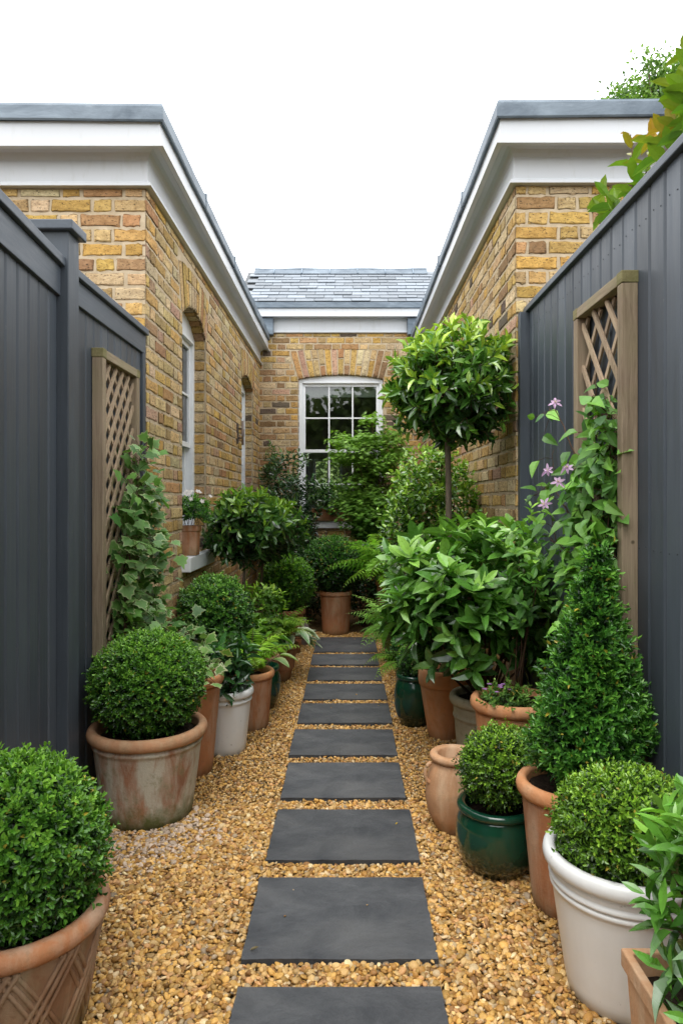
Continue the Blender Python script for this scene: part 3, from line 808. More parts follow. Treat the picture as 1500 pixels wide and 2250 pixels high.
def trellis(label, m, y0, y1, z0, z1, t, step):
    """framed diamond trellis against a fence; m maps (along, up, out)"""
    o = thing('trellis', label, 'trellis')
    fw = .046
    for (a, b) in ((y0, y0 + fw), (y1 - fw, y1)):
        g = G(); g.mbox(m, a, b, z0, z1 - .045, 0, t); g.build('post', TRELLIS, o, bevel=.004)
        g = G(); g.mbox(m, a - .002, b + .002, z1 - .045, z1, -.002, t + .002, (.75, .8, .6)); g.build('post_cap', TRELLIS_Y, o, bevel=.003)
    g = G(); g.mbox(m, y0 + fw, y1 - fw, z1 - .045, z1 - .002, .004, t); g.build('rail', TRELLIS_Y, o, bevel=.003)
    g = G(); g.mbox(m, y0 + fw, y1 - fw, z0, z0 + .045, .004, t); g.build('rail', TRELLIS_Y, o, bevel=.003)
    g = G(); a, b, lo, hi = y0 + fw, y1 - fw, z0 + .045, z1 - .045
    for sgn, d in ((1, t * .55), (-1, t * .3)):
        k = -3.0
        while k < 4.0:
            # line: z = lo + k + sgn*(y-a)*1.05
            pts = []
            for y in np.linspace(a, b, 60):
                z = lo + k + sgn * (y - a) * 1.25
                if lo <= z <= hi: pts.append((y, z))
            if len(pts) > 2:
                (ya, za), (yb, zb) = pts[0], pts[-1]
                L = math.hypot(yb - ya, zb - za); nx_, nz_ = -(zb - za) / L * .0115, (yb - ya) / L * .0115
                V = [m(ya + s * nx_, za + s * nz_, d + e) for s in (1, -1) for e in (-.005, .005)] + [m(yb + s * nx_, zb + s * nz_, d + e) for s in (1, -1) for e in (-.005, .005)]
                g.add(V, [(0, 1, 3, 2), (4, 6, 7, 5), (0, 4, 5, 1), (2, 3, 7, 6), (0, 2, 6, 4), (1, 5, 7, 3)], np.full(3, rng.uniform(.8, 1.2)))
            k += step
    g.build('lattice', LATH, o)
    return o

trellis('weathered wooden diamond trellis on the left fence with variegated ivy', lambda u, v, d: (XL - .01 + d, u, v), 3.27, 3.85, .70, 2.19, .054, .125)
trellis('weathered wooden diamond trellis on the right fence with pink clematis', lambda u, v, d: (XF - d, u, v), 2.50, 3.04, .55, 2.30, .060, .185)


# ------------------------------------------------------------------ pots
def pot(name, label, x, y, H, rt, rb, mat, rim_h=.045, rim_out=.018, rim_mat=None, prof=None, soil=.045, group='pots standing along the passage', wob=.004, bands=()):
    o = thing(name, label, 'pot', (x, y, -.004), group, rng.uniform(0, 6))
    ro = rt - rim_out                       # outer wall radius under the rim
    zt = H - rim_h
    if prof is None:
        P = [(0, .0), (rb * .96, .0), (rb, .006)] + [(rb + (ro - rb) * (t ** .92), .006 + (zt - .006) * t) for t in np.linspace(.08, 1, 14)]
    else:
        P = [(0, 0)] + list(prof)
    ro = P[-1][0]; zt = P[-1][1]
    for bz in bands:                        # raised rings
        P = sorted(P[1:], key=lambda q: q[1]); r_ = np.interp(bz, [q[1] for q in P], [q[0] for q in P])
        P = [(0, 0)] + [q for q in P if abs(q[1] - bz) > .012] + [(r_, bz - .010), (r_ + .005, bz - .006), (r_ + .0065, bz), (r_ + .005, bz + .006), (r_, bz + .010)]
        P = [P[0]] + sorted(P[1:], key=lambda q: q[1])
    th = .020
    P2 = P + [(ro - th * .5, zt + .002), (ro - th, zt - .002), (max(.01, ro - th - .008), max(.02, zt - .16))]
    g = G(); g.lathe(P2, 64, wob=wob); g.build('body', mat, o, smooth=True)
    R = [(ro - .004, zt - .004), (ro + rim_out * .55, zt - .002), (ro + rim_out * .9, zt + rim_h * .18), (ro + rim_out, zt + rim_h * .45), (ro + rim_out * .85, zt + rim_h * .75), (ro + rim_out * .45, zt + rim_h * .96),
         (ro - .004, zt + rim_h), (ro - th * .7, zt + rim_h * .93), (ro - th - .001, zt + rim_h * .7), (ro - th - .003, zt - .05)]
    g = G(); g.lathe(R, 64, wob=wob); g.build('rim', rim_mat or mat, o, smooth=True)
    if soil:
        g = G(); rs = ro - th - .004; zs = H - soil
        rr = np.linspace(0.001, rs, 9)
        g.lathe([(r, zs + .008 * math.cos(r * 40)) for r in rr], 36)
        V = g.V[-1]; V[:, 2] += rng.normal(0, .004, len(V)); g.build('soil', SOIL, o)
    return o


def bulge(H, rt, rmid, rb, zmid=.55, neck=None, n=18):
    zz = [0, zmid * .45, zmid, zmid + (1 - zmid) * .6, 1]; rr = [rb, rb + (rmid - rb) * .72, rmid, (rmid + (neck or rt)) / 2 + .006, neck or rt]
    t = np.linspace(0, 1, n)
    from numpy.polynomial import polynomial as pl
    r = np.zeros(n)                          # smooth Catmull-Rom through the radii
    for i, x in enumerate(t):
        k = max(0, min(3, int(np.searchsorted(zz, x)) - 1)); p0 = rr[max(0, k - 1)]; p1, p2 = rr[k], rr[k + 1]; p3 = rr[min(4, k + 2)]
        s = (x - zz[k]) / (zz[k + 1] - zz[k])
        r[i] = .5 * (2 * p1 + (p2 - p0) * s + (2 * p0 - 5 * p1 + 4 * p2 - p3) * s * s + (3 * p1 - p0 - 3 * p2 + p3) * s ** 3)
    return [(rb * .94, 0)] + [(r[i], .004 + t[i] * H) for i in range(n)]


POT = 'pots standing on the left of the path'
POTR = 'pots standing on the right of the path'
# left row, front to back
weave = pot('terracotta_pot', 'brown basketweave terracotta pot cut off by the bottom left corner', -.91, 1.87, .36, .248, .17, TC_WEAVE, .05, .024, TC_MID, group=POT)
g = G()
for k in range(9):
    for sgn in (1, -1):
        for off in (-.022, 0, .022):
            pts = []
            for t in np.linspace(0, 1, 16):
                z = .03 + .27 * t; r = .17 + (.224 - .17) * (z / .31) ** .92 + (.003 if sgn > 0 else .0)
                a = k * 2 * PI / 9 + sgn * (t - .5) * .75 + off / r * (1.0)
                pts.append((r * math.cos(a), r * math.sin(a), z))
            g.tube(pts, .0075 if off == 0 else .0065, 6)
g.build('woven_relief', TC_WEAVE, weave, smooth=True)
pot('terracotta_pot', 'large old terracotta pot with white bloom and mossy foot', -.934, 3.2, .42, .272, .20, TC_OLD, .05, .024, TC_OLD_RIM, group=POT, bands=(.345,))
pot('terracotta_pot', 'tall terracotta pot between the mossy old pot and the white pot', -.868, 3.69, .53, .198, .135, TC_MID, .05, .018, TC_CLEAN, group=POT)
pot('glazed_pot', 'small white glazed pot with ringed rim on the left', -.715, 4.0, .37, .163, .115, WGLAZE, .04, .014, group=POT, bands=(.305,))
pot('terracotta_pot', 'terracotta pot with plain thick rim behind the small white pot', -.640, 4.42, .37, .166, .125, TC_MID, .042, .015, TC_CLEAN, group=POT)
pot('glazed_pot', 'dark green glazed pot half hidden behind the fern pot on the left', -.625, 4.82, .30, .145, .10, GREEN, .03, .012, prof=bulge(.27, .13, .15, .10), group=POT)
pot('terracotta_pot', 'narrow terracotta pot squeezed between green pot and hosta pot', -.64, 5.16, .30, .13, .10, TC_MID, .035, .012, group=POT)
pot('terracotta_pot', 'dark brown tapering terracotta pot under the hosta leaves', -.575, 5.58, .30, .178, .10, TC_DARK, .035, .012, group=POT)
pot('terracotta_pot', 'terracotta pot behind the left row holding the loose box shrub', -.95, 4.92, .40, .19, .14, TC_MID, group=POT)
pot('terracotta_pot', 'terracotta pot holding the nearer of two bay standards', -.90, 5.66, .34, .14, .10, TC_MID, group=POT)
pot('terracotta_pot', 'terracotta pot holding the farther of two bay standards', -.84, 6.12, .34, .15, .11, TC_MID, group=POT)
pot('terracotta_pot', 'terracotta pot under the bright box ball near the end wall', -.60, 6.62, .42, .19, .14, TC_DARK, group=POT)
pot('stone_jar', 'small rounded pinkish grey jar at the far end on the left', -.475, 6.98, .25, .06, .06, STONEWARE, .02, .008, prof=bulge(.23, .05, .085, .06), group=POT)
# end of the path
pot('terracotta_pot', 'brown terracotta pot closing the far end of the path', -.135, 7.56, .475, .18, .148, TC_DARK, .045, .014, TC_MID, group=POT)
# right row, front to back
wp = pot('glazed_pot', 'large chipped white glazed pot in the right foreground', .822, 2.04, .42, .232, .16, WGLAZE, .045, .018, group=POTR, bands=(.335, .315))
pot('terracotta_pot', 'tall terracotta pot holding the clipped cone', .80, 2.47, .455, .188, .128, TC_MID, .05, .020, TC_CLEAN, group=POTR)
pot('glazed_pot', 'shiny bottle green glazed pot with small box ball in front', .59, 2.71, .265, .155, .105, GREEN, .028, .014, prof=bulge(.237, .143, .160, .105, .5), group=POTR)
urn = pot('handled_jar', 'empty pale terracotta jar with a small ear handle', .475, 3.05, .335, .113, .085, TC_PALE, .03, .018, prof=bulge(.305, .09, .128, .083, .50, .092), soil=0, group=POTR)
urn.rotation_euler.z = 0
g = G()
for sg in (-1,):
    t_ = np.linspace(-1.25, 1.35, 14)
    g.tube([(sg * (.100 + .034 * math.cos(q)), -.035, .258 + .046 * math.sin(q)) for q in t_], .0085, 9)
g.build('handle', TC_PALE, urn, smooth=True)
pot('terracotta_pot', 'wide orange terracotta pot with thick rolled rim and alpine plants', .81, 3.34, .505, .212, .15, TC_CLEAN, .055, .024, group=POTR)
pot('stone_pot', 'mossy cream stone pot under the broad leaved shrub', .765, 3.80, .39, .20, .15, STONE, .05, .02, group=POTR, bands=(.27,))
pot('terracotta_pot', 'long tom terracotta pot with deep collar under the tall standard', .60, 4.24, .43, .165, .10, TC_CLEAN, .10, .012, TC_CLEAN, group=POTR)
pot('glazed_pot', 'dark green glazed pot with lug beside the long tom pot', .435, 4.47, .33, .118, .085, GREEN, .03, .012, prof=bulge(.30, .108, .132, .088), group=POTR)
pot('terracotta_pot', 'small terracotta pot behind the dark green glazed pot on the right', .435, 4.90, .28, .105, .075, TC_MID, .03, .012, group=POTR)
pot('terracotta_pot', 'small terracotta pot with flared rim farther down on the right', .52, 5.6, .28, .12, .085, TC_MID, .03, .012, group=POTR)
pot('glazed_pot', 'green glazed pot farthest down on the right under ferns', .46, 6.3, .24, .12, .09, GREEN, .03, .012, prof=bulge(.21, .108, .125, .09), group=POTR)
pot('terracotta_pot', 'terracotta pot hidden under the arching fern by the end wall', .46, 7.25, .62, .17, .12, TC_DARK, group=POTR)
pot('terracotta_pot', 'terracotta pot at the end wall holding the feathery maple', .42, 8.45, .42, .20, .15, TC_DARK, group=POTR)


def square_pot(name, label, x0, x1, y0, y1, z0, H, taper, mat, wall=.02, soil=.05, motif=False, group=None):
    o = thing(name, label, 'planter', ((x0 + x1) / 2, (y0 + y1) / 2, z0), group)
    hx, hy = (x1 - x0) / 2, (y1 - y0) / 2
    g = G()
    def ring(s, z, inset=0): return [(-(hx * s - inset), -(hy * s - inset), z), ((hx * s - inset), -(hy * s - inset), z), ((hx * s - inset), (hy * s - inset), z), (-(hx * s - inset), (hy * s - inset), z)]
    rim = min(.045, H * .2)
    rings = [ring(taper, 0), ring(taper + (1 - taper) * (1 - rim / H) - .0, H - rim, .006), ring(1, H - rim + .004), ring(1, H), ring(1, H, wall), ring(taper, .3 * H, wall)]
    V = [p for r in rings for p in r]
    F = [(i * 4 + j, i * 4 + (j + 1) % 4, (i + 1) * 4 + (j + 1) % 4, (i + 1) * 4 + j) for i in range(len(rings) - 1) for j in range(4)] + [(3, 2, 1, 0)]
    g.add(V, F)
    g.build('body', mat, o, bevel=.004)
    if motif:
        m2 = G()
        for sgn in (-1, 1):
            for kk in range(3):
                pts = [(-hx * .985 - .001, .16 * sgn * math.sin(t) * (1 - kk * .28) + (.05 * sgn), H * .45 + .075 * math.cos(t) * (1 - kk * .28)) for t in np.linspace(.2, 5.2, 18)]
                m2.tube(pts, .008, 6)
        m2.tube([(-hx * .985, 0, H * .2), (-hx * .99, 0, H * .72)], [.006, .014, .006], 7)
        m2.build('moulded_motif', mat, o, smooth=True)
    g = G(); n = 8
    xs, ys = np.meshgrid(np.linspace(-hx + wall, hx - wall, n), np.linspace(-hy + wall, hy - wall, n), indexing='ij')
    zs = H - soil + rng.normal(0, .004, xs.shape)
    V = np.stack([xs, ys, zs], -1).reshape(-1, 3)
    g.add(V, [(i * n + j, (i + 1) * n + j, (i + 1) * n + j + 1, i * n + j + 1) for i in range(n - 1) for j in range(n - 1)]); g.build('soil', SOIL, o)
    return o

square_pot('terracotta_planter', 'square terracotta planter with moulded side in the bottom right corner', .632, 1.03, .95, 1.585, -.004, .42, .86, TC_PALE, motif=True)
square_pot('terracotta_planter', 'small square terracotta planter on the left window sill', -1.262, -1.128, 5.13, 5.27, 1.046, .225, .82, TC_MID)
square_pot('window_box', 'long terracotta window box on the sill of the end window', -.50, .16, 9.30, 9.43, 1.192, .17, .92, TC_DARK)


# ------------------------------------------------------------------ leaves
def leaf_tpl(st, wd, fold=.12, curve=.1, tipc=0.0):
    V, E, idx = [], [], []
    for t, w in zip(st, wd):
        h = -curve * t * t
        if w == 0: idx.append([len(V)]); V.append((0, t, h)); E.append(0.)
        else:
            idx.append([len(V), len(V) + 1, len(V) + 2]); V += [(-w / 2, t, h + fold * w * .5), (0, t, h), (w / 2, t, h + fold * w * .5)]; E += [1., 0., 1.]
    T3, Q4 = [], []
    for a, b in zip(idx[:-1], idx[1:]):
        if len(a) == 1 and len(b) == 3: T3 += [(a[0], b[1], b[0]), (a[0], b[2], b[1])]
        elif len(a) == 3 and len(b) == 1: T3 += [(a[0], a[1], b[0]), (a[1], a[2], b[0])]
        else: Q4 += [(a[0], a[1], b[1], b[0]), (a[1], a[2], b[2], b[1])]
    return np.array(V), [np.array(T3), np.array(Q4)] if Q4 else [np.array(T3)], np.array(E)

T_BOX = leaf_tpl([0, .35, .72, 1], [0, .9, .85, 0], .25, .12)
T_LANCE = leaf_tpl([0, .2, .5, .8, 1], [0, .6, 1, .6, 0], .22, .18)
T_OVAL = leaf_tpl([0, .15, .45, .78, 1], [0, .65, 1, .72, 0], .2, .22)
T_OVATE = leaf_tpl([0, .12, .35, .7, 1], [0, .85, 1, .55, 0], .18, .2)
T_DIA = (np.array([(0, 0, 0), (-.5, .45, .03), (0, 1, -.08), (.5, .45, .03)]), [np.array([(0, 3, 2, 1)])], np.zeros(4))


def fan_tpl(pts, edge=1.0, dome=.06):
    n = len(pts); V = [(0, .38, 0)] + [(x, y, -dome * (x * x * 3 + (y - .38) ** 2)) for x, y in pts]
    F = [(0, 1 + (i + 1) % n, 1 + i) for i in range(n)]
    V2 = [(.72 * x, .38 + .72 * (y - .38), z * .5) for (x, y, z) in V[1:]]
    V = V[:1] + V2 + V[1:]
    F = [(0, 1 + (i + 1) % n, 1 + i) for i in range(n)]
    Q = [(1 + i, 1 + (i + 1) % n, 1 + n + (i + 1) % n, 1 + n + i) for i in range(n)]
    return np.array(V), [np.array(F), np.array(Q)], np.array([0.] + [0.] * n + [1.] * n)

T_IVY = fan_tpl([(0, .05), (-.22, -.06), (-.36, .12), (-.58, .22), (-.36, .42), (-.34, .62), (-.17, .64), (0, 1.02), (.17, .64), (.34, .62), (.36, .42), (.58, .22), (.36, .12), (.22, -.06)])
_mp = []
for k in range(7):
    a = (k - 3) * .62; r = (1 - .09 * abs(k - 3)) * .62
    _mp.append((r * math.sin(a), .38 + r * math.cos(a)))
    if k < 6: a2 = a + .31; _mp.append((.16 * math.sin(a2), .38 + .16 * math.cos(a2)))
T_MAPLE = fan_tpl(_mp + [(.04, .1), (-.04, .1)], 0, .05)


def leaves(g, P, D, N, L, W, tpl, col, edge=None, rand=.16, gain=True):
    """adds one leaf per row: base P, direction D, upper side N"""
    P = np.asarray(P, float); n = len(P)
    if n == 0: return
    V, Fs, E = tpl
    D = nrm(np.broadcast_to(np.asarray(D, float), (n, 3))); S = np.cross(D, N); S = nrm(S); U = np.cross(S, D)
    L = np.broadcast_to(np.asarray(L, float), (n,)); W = np.broadcast_to(np.asarray(W, float), (n,))
    curl = rng.normal(1, .6, n)
    X = P[:, None] + (V[:, 1][None] * L[:, None])[..., None] * D[:, None] + (V[:, 0][None] * W[:, None])[..., None] * S[:, None] + (V[:, 2][None] * L[:, None] * curl[:, None])[..., None] * U[:, None]
    k = len(V)
    col = np.broadcast_to(np.asarray(col, float), (n, 3)) * np.exp(rng.normal(0, rand, (n, 1)))
    if gain: col = col * np.array([1.48, 1.60, 1.10])
    K = np.repeat(col[:, None], k, 1)
    if edge is not None:
        e = E[None, :, None] * edge[1].reshape(-1, 1, 1) if np.ndim(edge[1]) else E[None, :, None] * edge[1]
        K = K * (1 - e) + np.asarray(edge[0])[None, None] * e
    off = (np.arange(n) * k)[:, None, None]
    g.add(X.reshape(-1, 3), [(f[None] + off).reshape(-1, f.shape[1]) for f in Fs], np.clip(K, 0, 1).reshape(-1, 3))


def lerp3(a, b, t):
    t = np.clip(t, 0, 1)[..., None]; return np.asarray(a)[None] * (1 - t) + np.asarray(b)[None] * t


def sprigs(g, P, O, s, L, W, pal, nodes=5, spread=.95, tpl=T_BOX, up=.3, jit=.35, bright=None, whorl=2, lift=.0, twigs=None):
    """a sprig of leaves at each P growing along O"""
    n = len(P)
    Dv = nrm(nrm(O) + np.array([0, 0, up]) + rng.normal(0, jit, (n, 3)))
    ref = nrm(rng.normal(0, 1, (n, 3))); A = nrm(np.cross(Dv, ref)); B = np.cross(Dv, A)
    s = np.broadcast_to(np.asarray(s, float), (n,))
    if bright is None: bright = np.zeros(n)
    dark, mid, light = pal
    for j in range(nodes):
        f = j / max(1, nodes - 1)
        p = P + Dv * (s * f)[:, None]
        for w in range(whorl):
            a = j * (PI / 2 if whorl == 2 else 2.4) + w * 2 * PI / whorl + rng.normal(0, .25, n)
            rad = np.cos(a)[:, None] * A + np.sin(a)[:, None] * B
            sp = spread * (1.12 - .55 * f) + rng.normal(0, .14, n)
            d = np.cos(sp)[:, None] * Dv + np.sin(sp)[:, None] * rad + np.array([0, 0, lift])
            up_ = Dv - d * (d * Dv).sum(1)[:, None] + rng.normal(0, .12, (n, 3))
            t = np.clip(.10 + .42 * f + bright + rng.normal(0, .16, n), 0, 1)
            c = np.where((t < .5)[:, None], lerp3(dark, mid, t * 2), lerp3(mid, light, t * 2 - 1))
            ll = L * rng.uniform(.75, 1.15, n) * (1 - .25 * f)
            if L < .04: c[rng.random(n) < .012] = (.30, .23, .05)
            leaves(g, p, d, up_, ll, ll * W / L, tpl, c, rand=.12)
    if twigs is not None:
        for i in range(0, n): twigs.tube([P[i] - Dv[i] * s[i] * .9, P[i] + Dv[i] * s[i]], .0022, 4)


BOX_PAL = ((.010, .032, .008), (.055, .145, .020), (.19, .33, .055))
BOX_DK = ((.008, .024, .010), (.030, .098, .022), (.10, .225, .05))
BOX_YL = ((.018, .040, .008), (.080, .165, .018), (.24, .36, .05))


def fib(n):
    i = np.arange(n) + .5; z = 1 - 2 * i / n; a = i * PI * (3 - 5 ** .5)
    r = np.sqrt(1 - z * z); return np.stack([r * np.cos(a), r * np.sin(a), z], -1)


def lobes(D, k=5, amp=.07):
    out = np.ones(len(D))
    for _ in range(k):
        v = nrm(rng.normal(0, 1, 3)); out += amp * rng.uniform(-1, 1) * np.exp(-(1 - D @ v) * 5)
    return out


def box_ball(label, x, y, z, r, rz, zbase, n, leaf=.021, pal=BOX_PAL, name='box_ball', cat='shrub', group='clipped box balls in pots', s=.036, amp=.08, mat=None, stem_r=.012, shag=.05, up=.35):
    o = thing(name, label, cat, (x, y, zbase), group)
    g = G(); c = np.array([0, 0, z - zbase])
    D = nrm(fib(n) + rng.normal(0, .03, (n, 3)))
    R = lobes(D, 9, amp) * (1 + rng.normal(0, shag, n))
    sc = np.array([r, r, rz])
    P = c + D * R[:, None] * (sc - s * .75)
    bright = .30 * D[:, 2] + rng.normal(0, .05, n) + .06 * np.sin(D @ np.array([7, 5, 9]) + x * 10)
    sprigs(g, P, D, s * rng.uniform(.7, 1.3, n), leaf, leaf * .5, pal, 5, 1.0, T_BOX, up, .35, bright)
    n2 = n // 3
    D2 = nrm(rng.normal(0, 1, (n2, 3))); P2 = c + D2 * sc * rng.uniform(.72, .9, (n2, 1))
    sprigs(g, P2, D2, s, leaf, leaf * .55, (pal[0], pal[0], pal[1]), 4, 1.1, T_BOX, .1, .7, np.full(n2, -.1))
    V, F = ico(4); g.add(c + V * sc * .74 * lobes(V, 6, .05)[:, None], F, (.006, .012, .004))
    g.build('foliage', mat or LEAF, o)
    g = G()
    for k in range(3):
        a = k * 2.1; g.tube([(.02 * math.cos(a), .02 * math.sin(a), -.02), (.03 * math.cos(a), .03 * math.sin(a), (z - zbase) * .6)], stem_r * (1 if k == 0 else .6), 7)
    g.build('stem', TWIG, o, smooth=True)
    return o


# left
box_ball('bright clipped box ball in the basketweave pot at lower left', -.925, 1.88, .495, .232, .222, .30, 2200, .024, BOX_PAL, s=.040)
box_ball('dense clipped box ball in the large old mossy pot', -.934, 3.2, .60, .248, .230, .36, 3000, .021, BOX_PAL, s=.038)
box_ball('loose dark box shrub behind the left row of pots', -.945, 4.92, .64, .255, .25, .35, 1700, .032, ((.012, .036, .012), (.05, .135, .028), (.17, .31, .07)), name='box_shrub', group='clipped box balls in pots', amp=.16, s=.05, shag=.09)
box_ball('bright box ball near the end wall, behind the bay standards', -.60, 6.62, .67, .25, .255, .36, 1500, .028, ((.014, .045, .008), (.065, .17, .02), (.19, .34, .05)), s=.045)
box_ball('dark box ball in the brown pot at the end of the path', -.16, 7.56, .76, .30, .29, .42, 1600, .030, ((.006, .02, .006), (.024, .085, .014), (.08, .2, .03)), s=.05, amp=.12)
# right
box_ball('small yellowish box ball in the front green glazed pot', .59, 2.71, .40, .150, .145, .22, 1100, .018, BOX_YL, s=.034, amp=.12, shag=.08)
box_ball('box ball in the large white glazed pot', .84, 2.03, .475, .205, .165, .37, 1900, .020, BOX_YL, s=.034)
box_ball('tiny dark box ball in the green pot beside the long tom', .435, 4.47, .40, .105, .11, .29, 500, .018, BOX_DK, s=.03, amp=.1)


def cone(label, x, y, z0, z1, r, n):
    o = thing('clipped_cone', label, 'shrub', (x, y, z0))
    g = G(); H = z1 - z0
    t = rng.random(n * 2); rad = lambda t: r * np.clip(np.minimum(1.0, .62 + t * 3.2), 0, 1) * np.clip(1 - np.clip((t - .08) / .92, 0, 1) ** 1.12, .03, 1)
    keep = rng.random(n * 2) < rad(t) / r + .05
    t = t[keep][:n]; m_ = len(t); a = rng.uniform(0, 2 * PI, m_)
    lump = 1 + .11 * np.sin(a * 3 + t * 9) + .09 * np.sin(a * 5 - t * 17 + 1) + rng.normal(0, .06, m_)
    R = np.maximum(rad(t) * lump - .025, .002)
    P = np.stack([R * np.cos(a) + .045 * t, R * np.sin(a), t * H], -1)
    O = np.stack([np.cos(a), np.sin(a), np.full(m_, .25)], -1)
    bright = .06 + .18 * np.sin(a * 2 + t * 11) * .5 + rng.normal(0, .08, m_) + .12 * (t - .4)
    sprigs(g, P, O, .054 * rng.uniform(.5, 1.5, m_), .032, .012, ((.010, .034, .010), (.045, .140, .026), (.16, .32, .06)), 6, .85, T_BOX, .55, .35, bright)
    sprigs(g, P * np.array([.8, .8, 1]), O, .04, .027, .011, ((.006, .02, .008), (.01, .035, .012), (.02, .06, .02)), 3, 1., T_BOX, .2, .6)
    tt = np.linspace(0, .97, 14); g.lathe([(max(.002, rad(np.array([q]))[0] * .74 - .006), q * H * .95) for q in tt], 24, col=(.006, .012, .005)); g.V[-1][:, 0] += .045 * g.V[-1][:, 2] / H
    g.build('foliage', LEAF, o)
    g = G(); g.tube([(0, 0, -.06), (0, 0, .1), (.02, 0, H * .6)], [.018, .012, .004]); g.build('stem', TWIG, o)
cone('dark green clipped cone in a terracotta pot against the right fence', .850, 2.44, .46, 1.262, .188, 1900)


def standard(label, x, y, zsoil, cx, cy, cz, r, rz, n, leaf, lw, pal, trunk_r, nodes=6, s=.07, whorl=1, name='standard_bay', group=None, hole=.0, bend=.02, tpl=T_LANCE):
    """lollipop tree: bare stem, limbs, crown of sprigs through the volume"""
    o = thing(name, label, 'tree', (x, y, zsoil), group)
    base = np.array([x, y, zsoil]); c = np.array([cx, cy, cz]) - base
    g = G(); top = c - np.array([0, 0, rz * .45])
    zz = np.linspace(-.04, 1, 9)
    pts = [np.array([top[0] * t + bend * math.sin(t * 3.1), top[1] * t + bend * .5 * math.sin(t * 5), top[2] * t]) for t in zz]
    g.tube(pts, [trunk_r * 1.25, trunk_r, trunk_r * .9], 10)
    D = nrm(rng.normal(0, 1, (n, 3))); D[:, 2] += .12; D = nrm(D)
    lob = lobes(D, 18, .24)
    rho = (1 - .48 * rng.random(n) ** 1.8) * lob * (1 + .07 * np.abs(rng.normal(0, 1, n)))
    sc = np.array([r, r, rz])
    P = c + D * rho[:, None] * (sc - s * .6)
    for k in range(16):
        e = P[rng.integers(0, n)]
        mid = pts[-1] * .5 + e * .5 + np.array([0, 0, -.03]) + rng.normal(0, .015, 3)
        g.tube([pts[-2] * .4 + pts[-1] * .6, mid, e], [trunk_r * .5, trunk_r * .3, trunk_r * .1], 6)
    g.build('trunk', BARK, o, smooth=True)
    g = G(); tw = G()
    outer = np.clip((rho / lob - .6) / .4, 0, 1)
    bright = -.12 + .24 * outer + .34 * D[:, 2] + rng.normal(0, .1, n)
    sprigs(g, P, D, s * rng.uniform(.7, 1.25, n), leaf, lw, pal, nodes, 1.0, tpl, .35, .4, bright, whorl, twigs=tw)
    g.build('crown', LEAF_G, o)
    tw.build('twigs', TWIG, o)
    return o

BAY = ((.012, .034, .014), (.040, .100, .026), (.17, .27, .035))
standard('nearer bay standard with slim stem in the left row', -.90, 5.66, .30, -.86, 5.64, 1.235, .275, .25, 230, .112, .042, BAY, .012, 7, .075, group='pair of bay standards on the left')
standard('farther bay standard with slim stem in the left row', -.84, 6.12, .30, -.75, 6.06, 1.235, .275, .25, 220, .112, .043, BAY, .012, 7, .075, group='pair of bay standards on the left')
standard('tall bay standard with round crown in front of the right wall', .60, 4.24, .39, .605, 4.2, 2.13, .345, .335, 380, .105, .037, ((.016, .045, .010), (.065, .150, .026), (.30, .38, .055)), .020, 8, .095)


def shrub(label, name, x, y, z0, c, rad, n, leaf, lw, pal, nodes=5, whorl=1, s=.07, spread=1.05, mat=None, tpl=T_OVAL, cat='shrub', group=None, shell=.55, up=.45, lift=0., stems=14, stem_r=.007, lob=.22, bright0=0., zmin=-1.):
    o = thing(name, label, cat, (x, y, z0), group)
    base = np.array([x, y, z0]); c = np.array(c, float) - base; sc = np.array(rad, float)
    D = nrm(rng.normal(0, 1, (n * 2, 3))); D = D[D[:, 2] > zmin][:n]; n = len(D)
    lb = lobes(D, 12, lob); rho = (1 - shell * rng.random(n) ** 1.6) * lb
    P = c + D * rho[:, None] * sc
    outer = np.clip((rho / lb - .5) / .5, 0, 1)
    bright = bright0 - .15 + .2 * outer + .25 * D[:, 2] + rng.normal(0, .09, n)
    g = G(); tw = G()
    O = nrm(P - (c - np.array([0, 0, sc[2] * .7])))
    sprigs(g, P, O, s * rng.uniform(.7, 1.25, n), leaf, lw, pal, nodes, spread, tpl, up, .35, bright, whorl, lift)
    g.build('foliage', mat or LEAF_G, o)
    for k in range(stems):
        e = P[rng.integers(0, n)]
        b = np.array([rng.normal(0, .03), rng.normal(0, .03), -.03])
        tw.tube([b, b * .4 + e * .45 + np.array([0, 0, sc[2] * .15]) * rng.uniform(0, 1), e], [stem_r, stem_r * .7, stem_r * .35], 6)
    tw.build('stem', TWIG, o, smooth=True)
    return o

# broad leaved shrub on the right
shrub('broad leaved shrub with large pale green leaves over the stone pot', 'evergreen_shrub', .765, 3.80, .34, (.675, 3.72, .90), (.45, .40, .40), 270, .14, .060, ((.022, .060, .016), (.070, .170, .035), (.20, .33, .085)), 6, 1, .05, 1.2, LEAF_G, T_OVAL, shell=.5, stems=26, stem_r=.009, up=.5, lift=.05, lob=.18, bright0=.14, zmin=-.85)
